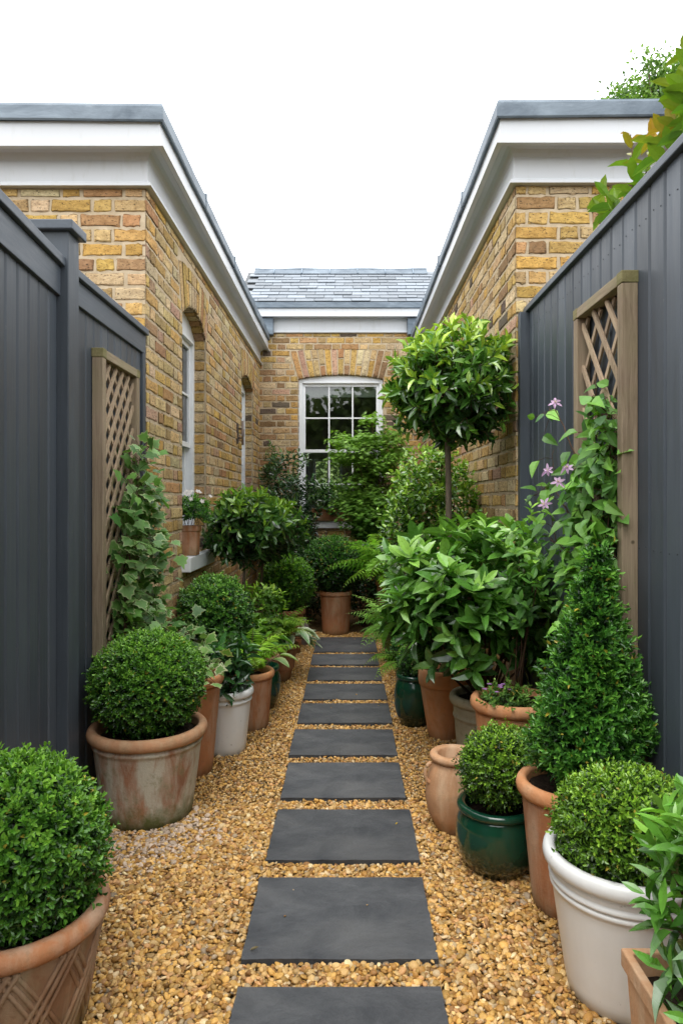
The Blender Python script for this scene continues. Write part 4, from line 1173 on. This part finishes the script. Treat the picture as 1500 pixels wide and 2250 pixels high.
# twiggy shrub in the orange pot
shrub('thin stemmed light green shrub rising from the wide orange pot', 'young_shrub', .83, 3.36, .46, (.90, 3.30, 1.02), (.15, .22, .30), 60, .075, .036, ((.03, .08, .02), (.08, .19, .04), (.22, .36, .08)), 5, 1, .06, 1.15, LEAF_M, T_OVAL, shell=.8, stems=6, stem_r=.005)
ap = shrub('low alpine plants with tiny leaves and mauve flowers in the wide orange pot', 'alpine_plant', .77, 3.27, .455, (.75, 3.25, .50), (.12, .09, .05), 60, .024, .013, ((.03, .07, .02), (.10, .20, .05), (.28, .38, .15)), 6, 2, .05, .9, LEAF_M, T_OVAL, cat='plant', stems=4, stem_r=.003)
for k in range(7):
    g = G(); p = np.array([rng.uniform(-.12, .02), rng.uniform(-.10, .03), rng.uniform(.09, .13)]); a = np.arange(5) * 2 * PI / 5
    leaves(g, np.repeat(p[None], 5, 0), np.stack([np.cos(a), np.sin(a), np.full(5, .3)], -1), np.tile([0, 0, 1.], (5, 1)), .016, .011, T_DIA, (.42, .22, .50), rand=.1, gain=False)
    g.build('flower', PETAL, ap)
# camellia
shrub('glossy camellia against the right brick wall behind the tall standard', 'camellia', .62, 5.35, .0, (.62, 5.25, 1.12), (.345, .45, .72), 1300, .058, .031, ((.020, .055, .012), (.070, .160, .024), (.26, .38, .07)), 6, 1, .09, 1.1, LEAF_G, T_OVAL, shell=.6, stems=20, stem_r=.012, bright0=.14)
# back left dark shrub
shrub('dark straggling evergreen in the far left corner beneath the end window', 'evergreen_shrub', -.80, 8.7, .0, (-.76, 8.62, 1.15), (.36, .40, .70), 620, .10, .034, ((.008, .022, .012), (.022, .058, .026), (.09, .15, .06)), 6, 1, .09, 1.1, LEAF_G, T_LANCE, shell=.7, stems=18, stem_r=.012)
shrub('thin climber on the brick in the far left corner', 'climber', -1.08, 9.28, .0, (-1.02, 9.24, 1.85), (.12, .07, .40), 50, .085, .026, ((.02, .045, .02), (.05, .10, .04), (.17, .24, .09)), 5, 1, .08, 1.1, LEAF_M, T_LANCE, shell=.9, stems=8, stem_r=.005)
# planting in window box and sill pot
shrub('dark leafy plants filling the window box of the end window', 'window_box_plant', -.2, 9.36, 1.33, (-.24, 9.30, 1.50), (.27, .14, .20), 170, .07, .030, ((.012, .035, .012), (.035, .10, .022), (.13, .23, .05)), 5, 1, .06, 1.1, LEAF_G, T_OVAL, cat='plant', stems=10, stem_r=.004)
sp = shrub('white flowering plant in the small square planter on the window sill', 'flowering_plant', -1.19, 5.2, 1.24, (-1.165, 5.2, 1.36), (.115, .11, .11), 190, .028, .013, ((.015, .05, .01), (.05, .15, .02), (.16, .30, .05)), 5, 2, .045, 1.0, LEAF_M, T_OVAL, cat='plant', stems=8, stem_r=.003, zmin=-.5)
for k in range(20):
    g = G(); d = nrm(np.array([rng.normal(0, 1), rng.normal(0, 1), 1.1 + rng.random()]))
    p = np.array([.02, 0, .11]) + d * np.array([.19, .17, .19]); a = np.arange(5) * 2 * PI / 5
    f0 = nrm(d + np.array([.35, -.9, .2])); A = nrm(np.cross(f0, [0, 0, 1.])); B = np.cross(A, f0)
    leaves(g, np.repeat(p[None], 5, 0), np.cos(a)[:, None] * A + np.sin(a)[:, None] * B + f0 * .2, np.tile(f0, (5, 1)), .021, .015, T_DIA, (.75, .72, .68), rand=.05, gain=False)
    g.build('flower', PETAL, sp)
# leafy plant in the small white pot, left
shrub('dark glossy hellebore in the small white pot', 'hellebore', -.715, 4.0, .32, (-.73, 3.98, .47), (.14, .14, .15), 76, .105, .034, ((.010, .035, .016), (.030, .085, .030), (.09, .19, .05)), 5, 1, .05, 1.15, LEAF_G, T_LANCE, cat='plant', stems=10, stem_r=.004)
# corner plant bottom right
shrub('leafy upright plant with pale green leaves in the bottom right planter', 'leafy_plant', .80, 1.40, .37, (.80, 1.40, .60), (.145, .17, .25), 120, .088, .032, ((.030, .085, .018), (.085, .20, .035), (.20, .36, .07)), 6, 1, .07, 1.1, LEAF_G, T_LANCE, shell=.75, stems=9, stem_r=.006, cat='plant', bright0=.04)
# yellow green filler between bay standards and fern
shrub('soft yellow green leafy plant under the bay standards', 'leafy_plant', -.70, 5.45, .30, (-.72, 5.38, .60), (.20, .22, .20), 110, .062, .028, ((.03, .075, .012), (.085, .17, .022), (.24, .34, .05)), 5, 1, .07, 1.1, LEAF_M, T_OVAL, cat='plant', stems=10, stem_r=.004)
shrub('dark shade shrub on the left of the end pot below the sill', 'evergreen_shrub', -.48, 8.2, .0, (-.50, 8.2, .52), (.30, .30, .50), 300, .08, .032, ((.008, .024, .010), (.022, .062, .022), (.07, .14, .05)), 6, 1, .08, 1.1, LEAF_G, T_OVAL, shell=.7, stems=12, stem_r=.008)
shrub('dark shade shrub on the right of the end pot under the maple', 'evergreen_shrub', .20, 8.1, .0, (.22, 8.1, .48), (.30, .26, .46), 260, .08, .032, ((.008, .024, .010), (.022, .062, .022), (.07, .14, .05)), 6, 1, .08, 1.1, LEAF_G, T_OVAL, shell=.7, stems=12, stem_r=.008)
shrub('mid green leafy plant spilling over the narrow pot on the left', 'leafy_plant', -.70, 5.05, .27, (-.74, 5.02, .42), (.15, .16, .16), 100, .075, .034, ((.03, .085, .016), (.09, .19, .03), (.24, .36, .06)), 5, 1, .06, 1.1, LEAF_M, T_OVAL, cat='plant', stems=8, stem_r=.004)
shrub('low box seedling behind the dark green glazed pot on the right', 'box_shrub', .44, 4.9, .24, (.43, 4.9, .36), (.12, .12, .12), 120, .03, .014, BOX_DK, 5, 2, .05, .95, LEAF, T_BOX, stems=5, stem_r=.004)


# ------------------------------------------------------------------ ferns, hostas, maple, ivy, clematis
def fern(label, x, y, z, nf, L, elev=(1.0, 1.35), droop=(1.3, 2.1), pal=((.05, .13, .02), (.15, .28, .04)), az=None, pin=.24, name='fern', group='ferns in pots beside the path', steps=19, lean=None):
    o = thing(name, label, 'fern', (x, y, z), group)
    g, st = G(), G()
    for k in range(nf):
        a = (rng.uniform(*az) if az else k * 2 * PI / nf + rng.normal(0, .25))
        l = L * rng.uniform(.7, 1.12); e0 = rng.uniform(*elev); dr = rng.uniform(*droop)
        t = np.linspace(0, 1, steps); el = e0 - dr * t ** 1.3
        h = np.array([math.cos(a), math.sin(a), 0]); side = np.array([-math.sin(a), math.cos(a), 0])
        step = l / (steps - 1); tw = rng.normal(0, .25)
        Dr = np.cos(el)[:, None] * h + np.sin(el)[:, None] * np.array([0, 0, 1.]) + (tw * t)[:, None] * side * .6
        Dr = nrm(Dr); pts = np.concatenate([[np.zeros(3)], np.cumsum(Dr[:-1] * step, 0)])
        st.tube(pts, [.0028, .0016, .0008], 4, None)
        col = lerp3(pal[0], pal[1], np.array([rng.random()]))[0]
        for i in range(3, steps):
            ti = t[i]; pl = l * pin * (math.sin(PI * min(1, .12 + .88 * ti) ** .8) ** .8 if ti < 1 else .05) * (1.05 - .25 * ti)
            if pl < .006: pl = .006
            nn = nrm(np.cross(side, Dr[i]) * -1)
            for sg in (1, -1):
                pd = nrm(sg * side + Dr[i] * .42 - np.array([0, 0, .22]) + nn * .05 + rng.normal(0, .05, 3))
                leaves(g, pts[i][None], pd, nn[None], pl, .0045 + .065 * pl, T_LANCE, col * rng.uniform(.85, 1.15), rand=.08)
    g.build('fronds', LEAF_M, o); st.build('stem', TWIG, o)
    return o

fern('bright green fern in the thick rimmed terracotta pot on the left', -.640, 4.42, .33, 24, .44, pal=((.11, .22, .028), (.25, .38, .06)), pin=.27)
fern('yellow green fern arching over the dark pot on the left', -.58, 5.45, .30, 24, .48, pal=((.10, .19, .03), (.24, .34, .06)), pin=.26)
fern('large fern arching over the end of the path on the right', .46, 7.25, .62, 40, .80, (.4, 1.3), (1.0, 2.0), ((.09, .21, .03), (.25, .42, .07)), (1.6, 5.2), .24)
fern('grey green fern spilling from the green glazed pot on the right', .46, 6.3, .22, 34, .60, (.6, 1.25), (1.0, 1.9), ((.11, .23, .07), (.27, .42, .15)), None, .24)
fern('small fern spilling beneath the broad leaved shrub on the right', .50, 5.6, .25, 20, .46, (.6, 1.2), (1.1, 1.9), ((.06, .14, .03), (.17, .28, .06)), (2.0, 5.0), .24)
fern('little fern frond clump in the small terracotta pot on the right', .435, 4.90, .26, 12, .34, (.6, 1.2), (1.1, 1.9), ((.06, .14, .03), (.17, .28, .06)), (2.2, 4.6), .26)


def rosette(label, name, x, y, z, n, L, W, pal, edge, cat, az=None, elev=(.2, 1.1), group=None):
    o = thing(name, label, cat, (x, y, z), group)
    g, st = G(), G()
    tpl = leaf_tpl([0, .08, .25, .5, .78, .93, 1], [0, .55, .92, 1, .7, .3, 0], .22, .35)
    tpl[0][:, 2] += 0
    a = rng.uniform(0, 2 * PI, n) if az is None else rng.uniform(*az, n)
    e = rng.uniform(*elev, n); s = rng.uniform(.05, .14, n)
    h = np.stack([np.cos(a), np.sin(a), np.zeros(n)], -1)
    tip = h * (s * np.cos(e) + .02)[:, None] + np.array([0, 0, 1.]) * (s * np.sin(e) + .05)[:, None]
    for i in range(n): st.tube([(0, 0, 0), tuple(tip[i] * .6 + np.array([0, 0, .02])), tuple(tip[i])], [.003, .0025, .002], 5)
    d = h * np.cos(e * .5)[:, None] + np.array([0, 0, 1.]) * (np.sin(e * .5) - .25)[:, None]
    ll = L * rng.uniform(.75, 1.15, n)
    leaves(g, tip, d, np.array([0, 0, 1.]) + h * .2 + rng.normal(0, .1, (n, 3)), ll, ll * W / L, tpl, lerp3(pal[0], pal[1], rng.random(n)), (edge, 1.0) if edge is not None else None)
    g.build('leaves', LEAF_M, o, smooth=True); st.build('stem', TWIG, o)
    return o

rosette('white edged hosta hanging over the path on the left', 'hosta', -.50, 5.62, .28, 34, .165, .085, ((.03, .09, .04), (.07, .15, .07)), (.62, .66, .50), 'hosta', elev=(.0, 1.0))
rosette('pale edged hosta in the half hidden green pot on the left', 'hosta', -.60, 4.80, .25, 11, .13, .065, ((.05, .13, .03), (.12, .24, .05)), (.36, .44, .18), 'hosta')
rosette('broad green leaves at the front of the narrow terracotta pot on the left', 'leafy_plant', -.64, 5.16, .27, 18, .13, .06, ((.03, .10, .03), (.08, .18, .04)), None, 'plant')


def maple(label, x, y, z, n):
    o = thing('japanese_maple', label, 'tree', (x, y, z))
    g, st = G(), G(); c = np.array([-.13, -.12, 0])
    for k in range(90):                                    # flat layered sprays
        zz = .55 + 1.45 * ((k * .618) % 1) + rng.normal(0, .05); w = .50 * math.sin(PI * min(1, .25 + .75 * (1.95 - zz) / 1.35)) ** .7 + .04
        a = rng.uniform(0, 2 * PI); rr = w * rng.uniform(.15, .85)
        cc = c + np.array([rr * math.cos(a), rr * math.sin(a) * .8, zz])
        st.tube([(0, 0, .0), (c[0] * .5, c[1] * .5, zz * .5), tuple(cc - np.array([0, 0, .02]))], [.012, .008, .003], 6)
        m_ = n // 90; d = rng.uniform(0, 2 * PI, m_); q = np.sqrt(rng.random(m_)) * rng.uniform(.12, .24)
        P = cc + np.stack([q * np.cos(d), q * np.sin(d), -.5 * q * q / .2 + rng.normal(0, .035, m_)], -1)
        dv = np.stack([np.cos(d), np.sin(d), np.full(m_, -.45)], -1) + rng.normal(0, .3, (m_, 3))
        up = np.array([0, 0, 1.]) + np.stack([np.cos(d), np.sin(d), np.zeros(m_)], -1) * .3 + rng.normal(0, .25, (m_, 3))
        t = (zz - .6) / 1.4 + rng.normal(0, .15, m_)
        leaves(g, P, dv, up, .062 * rng.uniform(.7, 1.15, m_), .075, T_MAPLE, lerp3((.04, .105, .016), (.145, .25, .05), t), rand=.15)
    g.build('crown', LEAF_M, o); st.build('trunk', TWIG, o, smooth=True)
maple('feathery green Japanese maple in front of the end window', .42, 8.45, .38, 12000)


def climber(label, name, cat, paths, stems_r, nleaf, spread, out, leaf, tpl, pal, edge=None, edge_amt=None, sag=.35, mat=None, outk=.045, weights=None):
    o = thing(name, label, cat, tuple(paths[0][0]))
    base = np.array(paths[0][0]); g, st = G(), G()
    P = []
    for p in paths:
        p = np.array(p); t = np.linspace(0, 1, 28); q = np.stack([np.interp(t, np.linspace(0, 1, len(p)), p[:, i]) for i in range(3)], -1)
        q += np.cumsum(rng.normal(0, .006, q.shape), 0) * np.linspace(0, 1, 28)[:, None]
        st.tube(q - base, [stems_r, stems_r * .6, stems_r * .3], 5)
        P.append(q)
    w = np.array([np.linalg.norm(np.diff(q, axis=0), axis=1).sum() for q in P]) * (np.array(weights) if weights else 1); w /= w.sum()
    ids = rng.choice(len(P), nleaf, p=w); t = rng.random(nleaf)
    S = np.array([P[i][int(x * 27)] for i, x in zip(ids, t)])
    off = rng.normal(0, 1, (nleaf, 3)) * spread
    out = np.array(out, float)
    off += np.abs(rng.normal(0, 1, (nleaf, 1))) * out * outk
    A = S + off
    for i in range(0, nleaf): st.tube([S[i] - base, (S[i] + A[i]) / 2 - base + np.array([0, 0, .008]), A[i] - base], .0013, 3)
    d = off * 6 + out * .25 + rng.normal(0, .45, (nleaf, 3)) + np.array([0, 0, -sag])
    up = out + np.array([0, 0, .55]) + rng.normal(0, .35, (nleaf, 3))
    ll = leaf * rng.uniform(.6, 1.25, nleaf)
    c = lerp3(pal[0], pal[1], rng.random(nleaf))
    leaves(g, A - base, d, up, ll, ll * (1.0 if tpl is T_IVY else .58), tpl, c, (edge, np.clip(rng.normal(.45, .4, nleaf), 0, 1)) if edge is not None else None)
    f = g.build('leaves', mat or LEAF_M, o, smooth=False); st.build('stem', TWIG, o, smooth=True)
    return o, base

xi = XL + .06
climber('cream edged variegated ivy climbing the left trellis', 'ivy', 'climber',
        [[(-1.08, 3.62, .40), (xi, 3.55, .8), (xi, 3.62, 1.3), (xi + .01, 3.72, 1.80)],
         [(-1.08, 3.60, .40), (xi + .02, 3.45, .75), (xi + .02, 3.42, 1.15), (xi + .02, 3.5, 1.58)],
         [(-1.08, 3.62, .40), (xi + .05, 3.7, .85), (xi + .04, 3.72, 1.2), (xi + .03, 3.66, 1.52)],
         [(-1.06, 3.62, .42), (-1.08, 3.66, .7), (-1.10, 3.74, .98), (xi + .06, 3.76, 1.3)],
         [(-1.06, 3.64, .42), (-1.0, 3.66, .62), (-.94, 3.72, .72), (-.88, 3.78, .68)],
         [(-1.06, 3.64, .42), (-1.02, 3.58, .66), (-1.0, 3.62, .78), (-.95, 3.68, .80)]],
        .005, 980, .044, (.8, -.55, .1), .070, T_IVY, ((.035, .095, .028), (.10, .19, .055)), (.46, .52, .25))
climber('small cream variegated ivy trailing over the tall terracotta pot', 'ivy', 'climber',
        [[(-.86, 3.69, .48), (-.84, 3.68, .58), (-.76, 3.64, .62)], [(-.86, 3.69, .48), (-.80, 3.72, .60), (-.72, 3.70, .58)], [(-.86, 3.69, .48), (-.78, 3.60, .56), (-.70, 3.60, .50)]],
        .003, 60, .03, (.6, -.6, .3), .06, T_IVY, ((.08, .15, .05), (.16, .25, .10)), (.68, .62, .42))

xc = XF - .07
cl, cb = climber('green clematis with pink flowers climbing the right trellis', 'clematis', 'climber',
        [[(.99, 2.85, .46), (xc, 2.80, .9), (xc - .01, 2.74, 1.4), (xc, 2.66, 2.0)],
         [(.99, 2.85, .46), (xc - .01, 2.68, .95), (xc - .02, 2.66, 1.4), (xc - .01, 2.72, 1.85)],
         [(.99, 2.86, .46), (xc - .01, 2.88, .9), (xc - .02, 2.85, 1.3), (xc - .02, 2.82, 1.72)],
         [(.99, 2.80, .46), (xc, 2.60, .85), (xc, 2.58, 1.3), (xc + .01, 2.62, 1.88)],
         [(.98, 2.86, .46), (xc - .03, 2.76, 1.0), (xc - .04, 2.74, 1.3), (xc - .03, 2.78, 1.6)],
         [(.98, 2.86, .46), (xc - .06, 2.84, .9), (xc - .08, 2.9, 1.25), (xc - .13, 2.98, 1.55)],
         [(xc, 2.8, 1.2), (xc - .07, 2.9, 1.42), (xc - .12, 3.0, 1.50), (xc - .15, 3.1, 1.66)],
         [(xc, 2.8, 1.5), (xc - .05, 2.9, 1.72), (xc - .10, 3.02, 1.88), (xc - .10, 3.12, 1.93)],
         [(xc, 2.8, 1.0), (xc - .06, 2.86, 1.22), (xc - .11, 2.98, 1.36)]],
        .004, 920, .031, (-.85, -.45, .1), .074, T_OVATE, ((.035, .10, .030), (.15, .29, .06)), sag=.3, outk=.022, weights=[1.2, 1.2, 1.1, 1.5, 1.1, .35, .22, .22, .3])
for (px, py, Y) in ((1203, 1034, 2.86), (1246, 1028, 2.72), (1226, 1058, 2.76), (1196, 1108, 2.86), (1218, 884, 2.9),):
    g = G(); p = at(px, py, Y) - cb; f0 = nrm(np.array([-.5 + rng.normal(0, .2), -.75, .3 + rng.normal(0, .25)]))
    A = nrm(np.cross(f0, np.array([0, 0, 1.]))); B = np.cross(A, f0); n_ = 6
    a = np.arange(n_) * 2 * PI / n_ + rng.uniform(0, 1)
    d = np.cos(a)[:, None] * A + np.sin(a)[:, None] * B + f0 * rng.uniform(-.1, .35)
    leaves(g, np.repeat(p[None], n_, 0), d, np.repeat(f0[None], n_, 0), .033 * rng.uniform(.55, 1.15, n_), .012, T_LANCE, (.66, .42, .66), ((.74, .58, .74), .8), rand=.06, gain=False)
    d2 = f0 + rng.normal(0, .35, (9, 3)); leaves(g, np.repeat(p[None], 9, 0), d2, np.repeat(A[None], 9, 0), .017, .004, T_DIA, (.80, .74, .5), rand=.1, gain=False)
    g.build('flower', PETAL, cl)
    e = G()

# shrub growing over the right fence
def over_fence():
    base = np.array([1.42, 2.2, 0.])
    o = thing('photinia', 'shrub with bronze tipped shoots growing over the right fence', 'shrub', tuple(base))
    g, st = G(), G()
    def sh(px, py, X): Y = X * F_PX / (px - VX); return at(px, py, Y)
    shoots = [([(1405, 470), (1394, 400), (1389, 350), (1384, 296)], 1.13, 1.0), ([(1425, 440), (1418, 380), (1428, 345)], 1.16, .3), ([(1470, 380), (1452, 345), (1440, 310), (1432, 300)], 1.14, .95),
              ([(1490, 370), (1472, 330), (1462, 300), (1452, 286)], 1.12, .85), ([(1370, 500), (1350, 455), (1332, 428), (1318, 430)], 1.12, .1), ([(1375, 490), (1360, 460), (1340, 462), (1322, 470)], 1.11, .15), ([(1405, 460), (1398, 430), (1388, 415)], 1.12, .1),
              ([(1540, 330), (1525, 270), (1505, 225), (1498, 195)], 1.14, .15), ([(1560, 300), (1535, 220), (1515, 160), (1500, 110)], 1.15, .15), ([(1560, 280), (1530, 215), (1500, 195), (1480, 190)], 1.14, .2), ([(1540, 340), (1515, 300), (1490, 275), (1478, 280)], 1.13, .5), ([(1545, 300), (1520, 250), (1500, 240)], 1.16, .2)]
    for pts, X, red in shoots:
        q = np.array([sh(px, py, X) for px, py in pts]) - base
        root = np.array([q[0][0] + .08, q[0][1] - .05, q[0][2] - .55]); r2 = np.array([.0, .0, .1])
        st.tube([r2, root * .5 + r2 * .5 + np.array([.05, 0, .3]), root, *q], [.012, .008, .005, .0035, .002], 6)
        n = 2 * len(pts) + 2
        t = np.linspace(.15, 1, n); P = np.stack([np.interp(t, np.linspace(0, 1, len(q)), q[:, i]) for i in range(3)], -1)
        ax = nrm(np.gradient(q, axis=0)).mean(0); ax = nrm(ax[None])[0]; A = nrm(np.cross(ax, [0.3, 1, 0])[None])[0]; B = np.cross(ax, A)
        a = np.arange(n) * 2.4 + rng.uniform(0, 6)
        rad = np.cos(a)[:, None] * A + np.sin(a)[:, None] * B
        d = rad + ax * (.35 + .5 * t)[:, None] + rng.normal(0, .15, (n, 3))
        ll = .098 * (1.05 - .45 * t ** 3 * (1 if red > .6 else .5)) * rng.uniform(.8, 1.1, n)
        c = lerp3((.055, .125, .014), (.11, .17, .022), rng.random(n))
        w = .7 * np.clip((t - .5) * 2 * red + rng.normal(0, .1, n) * red, 0, 1)[:, None]
        c = c * (1 - w) + np.array([.34, .12, .03]) * w
        leaves(g, P, d, ax + np.array([0, 0, .5]) - rad * .3, ll, ll * .42, T_OVAL, c, rand=.1)
    # body of the shrub behind the fence
    n = 60; P = np.stack([rng.uniform(-.2, .25, n), rng.uniform(-.9, .45, n), rng.uniform(1.4, 2.25, n)], -1)
    sprigs(g, P, P - np.array([0, 0, 1.]), .09, .095, .04, ((.03, .08, .015), (.08, .19, .025), (.2, .32, .04)), 6, 1.1, T_OVAL, .5, .4, None, 1)
    for k in range(20): st.tube([(0, 0, 0), tuple(P[k] * np.array([.4, .4, .5])), tuple(P[k])], [.014, .009, .004], 6)
    g.build('foliage', LEAF_M, o); st.build('stem', TWIG, o, smooth=True)
over_fence()

# tree far behind the right wing
def far_tree():
    base = np.array([6.0, 12.9, 0.]); o = thing('tree', 'loose leafed green tree behind the right hand roof', 'tree', tuple(base))
    st, g = G(), G()
    st.tube([(0, 0, 0), (.1, 0, 3), (.05, 0, 7), (0, 0, 9.4)], [.2, .16, .12, .05], 10)
    for k in range(70):
        a = rng.uniform(0, 2 * PI); r = rng.uniform(.2, 1.75); zz = 9.5 - .85 * r + rng.normal(0, .2)
        e = np.array([r * math.cos(a), r * math.sin(a) * .7, zz])
        st.tube([(0, 0, 6.5 + rng.random() * 2), tuple(e * np.array([.5, .5, .86])), tuple(e)], [.05, .03, .01], 6)
        m_ = 130; P = e + rng.normal(0, 1, (m_, 3)) * np.array([.15, .15, .15])
        leaves(g, P, rng.normal(0, 1, (m_, 3)), rng.normal(0, .5, (m_, 3)) + np.array([0, 0, 1.]), .10, .055, T_DIA, lerp3((.03, .075, .02), (.13, .20, .06), rng.random(m_)), rand=.2)
    g.build('crown', LEAF_M, o); st.build('trunk', BARK, o, smooth=True)
far_tree()
g = G()                                                     # the trees across the way, seen in the window panes
n = 9000; P = rng.uniform([-10, -10.4, 0], [10, -9.4, 6.3], (n, 3)); P[:, 2] += .5 * np.sin(P[:, 0] * 1.3) * (P[:, 2] / 6)
leaves(g, P, rng.normal(0, 1, (n, 3)), rng.normal(0, 1, (n, 3)), .34, .22, T_DIA, lerp3((.03, .06, .02), (.13, .18, .07), rng.random(n)))
xs = np.linspace(-10, 10, 41); V = [(x, -10.2, 0) for x in xs] + [(x, -10.2, 5.7 + .5 * math.sin(x * 1.3)) for x in xs]
g.add(V, [(i_, i_ + 1, 42 + i_, 41 + i_) for i_ in range(40)], (.012, .022, .008))  # unseen dark backing sheet, added so no sky gaps show in the panes
for x in (-6, -3.4, -1, 2.2, 5.1): g.tube([(x, -9.3, 0), (x + .2, -9.3, 2), (x, -9.6, 4.5)], [.16, .12, .05], 8, (.05, .04, .03))
tag(g.build('treeline', LEAF_M), 'trees across the way reflected in the panes', 'trees', kind='stuff')
hd = thing('hedge', 'hedge in the garden beyond, glimpsed through the end window', 'hedge', (-.5, 14.2, 0))
g = G(); P = rng.uniform([-1.2, -.3, 1.2], [1.2, .3, 2.75], (2200, 3)); P[:, 2] += .06 * np.sin(P[:, 0] * 9)
leaves(g, P, rng.normal(0, 1, (2200, 3)), rng.normal(0, .5, (2200, 3)) + np.array([0, -.5, 1.]), .11, .06, T_DIA, lerp3((.12, .17, .11), (.34, .40, .28), rng.random(2200)))
V = np.array([(-1.2, .1, 0), (1.2, .1, 0), (1.2, .1, 2.6), (-1.2, .1, 2.6)]); g.add(V, [(0, 1, 2, 3)], (.02, .04, .015))
g.build('foliage', LEAF_M, hd)

# small dry leaves on the stones
for (px, py, label, w) in ((549, 2089, 'curled dry brown leaf on the corner of the second stepping stone', .030), (868, 1812, 'tiny yellow leaf on the third stepping stone', .012)):
    p = at(px, py, 1500 * (EYE - .016) / (py - VY)); g = G()
    tpl = leaf_tpl([0, .25, .6, 1], [0, .8, .8, 0], .5, -.25)
    leaves(g, np.zeros((1, 3)), np.array([[1., .15, .05]]), np.array([[0, 0, 1.]]), w, w * .4, tpl, (.16, .11, .06) if w > .02 else (.55, .36, .05))
    o = g.build('fallen_leaf', LEAF_M); o.location = (p[0], p[1], .0175); tag(o, label, 'leaf', 'dry leaves fallen on the stones')

# ------------------------------------------------------------------ camera, light, sky
cam = bpy.data.cameras.new('camera'); co_ = bpy.data.objects.new('camera', cam); C.objects.link(co_)
co_.location = (0, 0, EYE); co_.rotation_euler = (PI / 2, 0, 0)
cam.lens, cam.sensor_width, cam.sensor_fit = 24.0, 36.0, 'AUTO'
cam.shift_x, cam.shift_y = -14 / 2250, -22 / 2250
cam.clip_start, cam.clip_end = .05, 500
scene.camera = co_

ELEV, AZ = 62, 200                                        # high veiled sun, behind the camera
w = bpy.data.worlds.new('World'); scene.world = w; w.use_nodes = True
nt = w.node_tree; bg = nt.nodes['Background']
sky = nt.nodes.new('ShaderNodeTexSky'); sky.sky_type = 'NISHITA'; sky.sun_disc = False
sky.sun_elevation = math.radians(ELEV); sky.sun_rotation = math.radians(AZ); sky.dust_density = 4
hs = nt.nodes.new('ShaderNodeHueSaturation'); hs.inputs['Saturation'].default_value = .18
mx = nt.nodes.new('ShaderNodeMix'); mx.data_type = 'RGBA'; mx.inputs[0].default_value = .85
nt.links.new(sky.outputs[0], hs.inputs['Color']); nt.links.new(hs.outputs[0], mx.inputs[6]); mx.inputs[7].default_value = (10.6, 10.8, 11.0, 1)
nt.links.new(mx.outputs[2], bg.inputs[0]); bg.inputs[1].default_value = .285

sun = bpy.data.lights.new('sun', 'SUN'); so = bpy.data.objects.new('sun', sun); C.objects.link(so)
sun.energy, sun.angle, sun.color = 1.4, math.radians(28), (1, .965, .91)
az, el = math.radians(AZ), math.radians(ELEV)
dirv = Vector((math.sin(az) * math.cos(el), math.cos(az) * math.cos(el), math.sin(el)))
so.rotation_euler = dirv.to_track_quat('Z', 'Y').to_euler()
so.location = (0, -4, 9)

scene.view_settings.view_transform = 'Standard'; scene.view_settings.look = 'None'; scene.view_settings.exposure = 0
scene.render.engine = 'CYCLES'
scene.cycles.use_denoising = True
scene.cycles.max_bounces = 8; scene.cycles.diffuse_bounces = 4; scene.cycles.transparent_max_bounces = 12
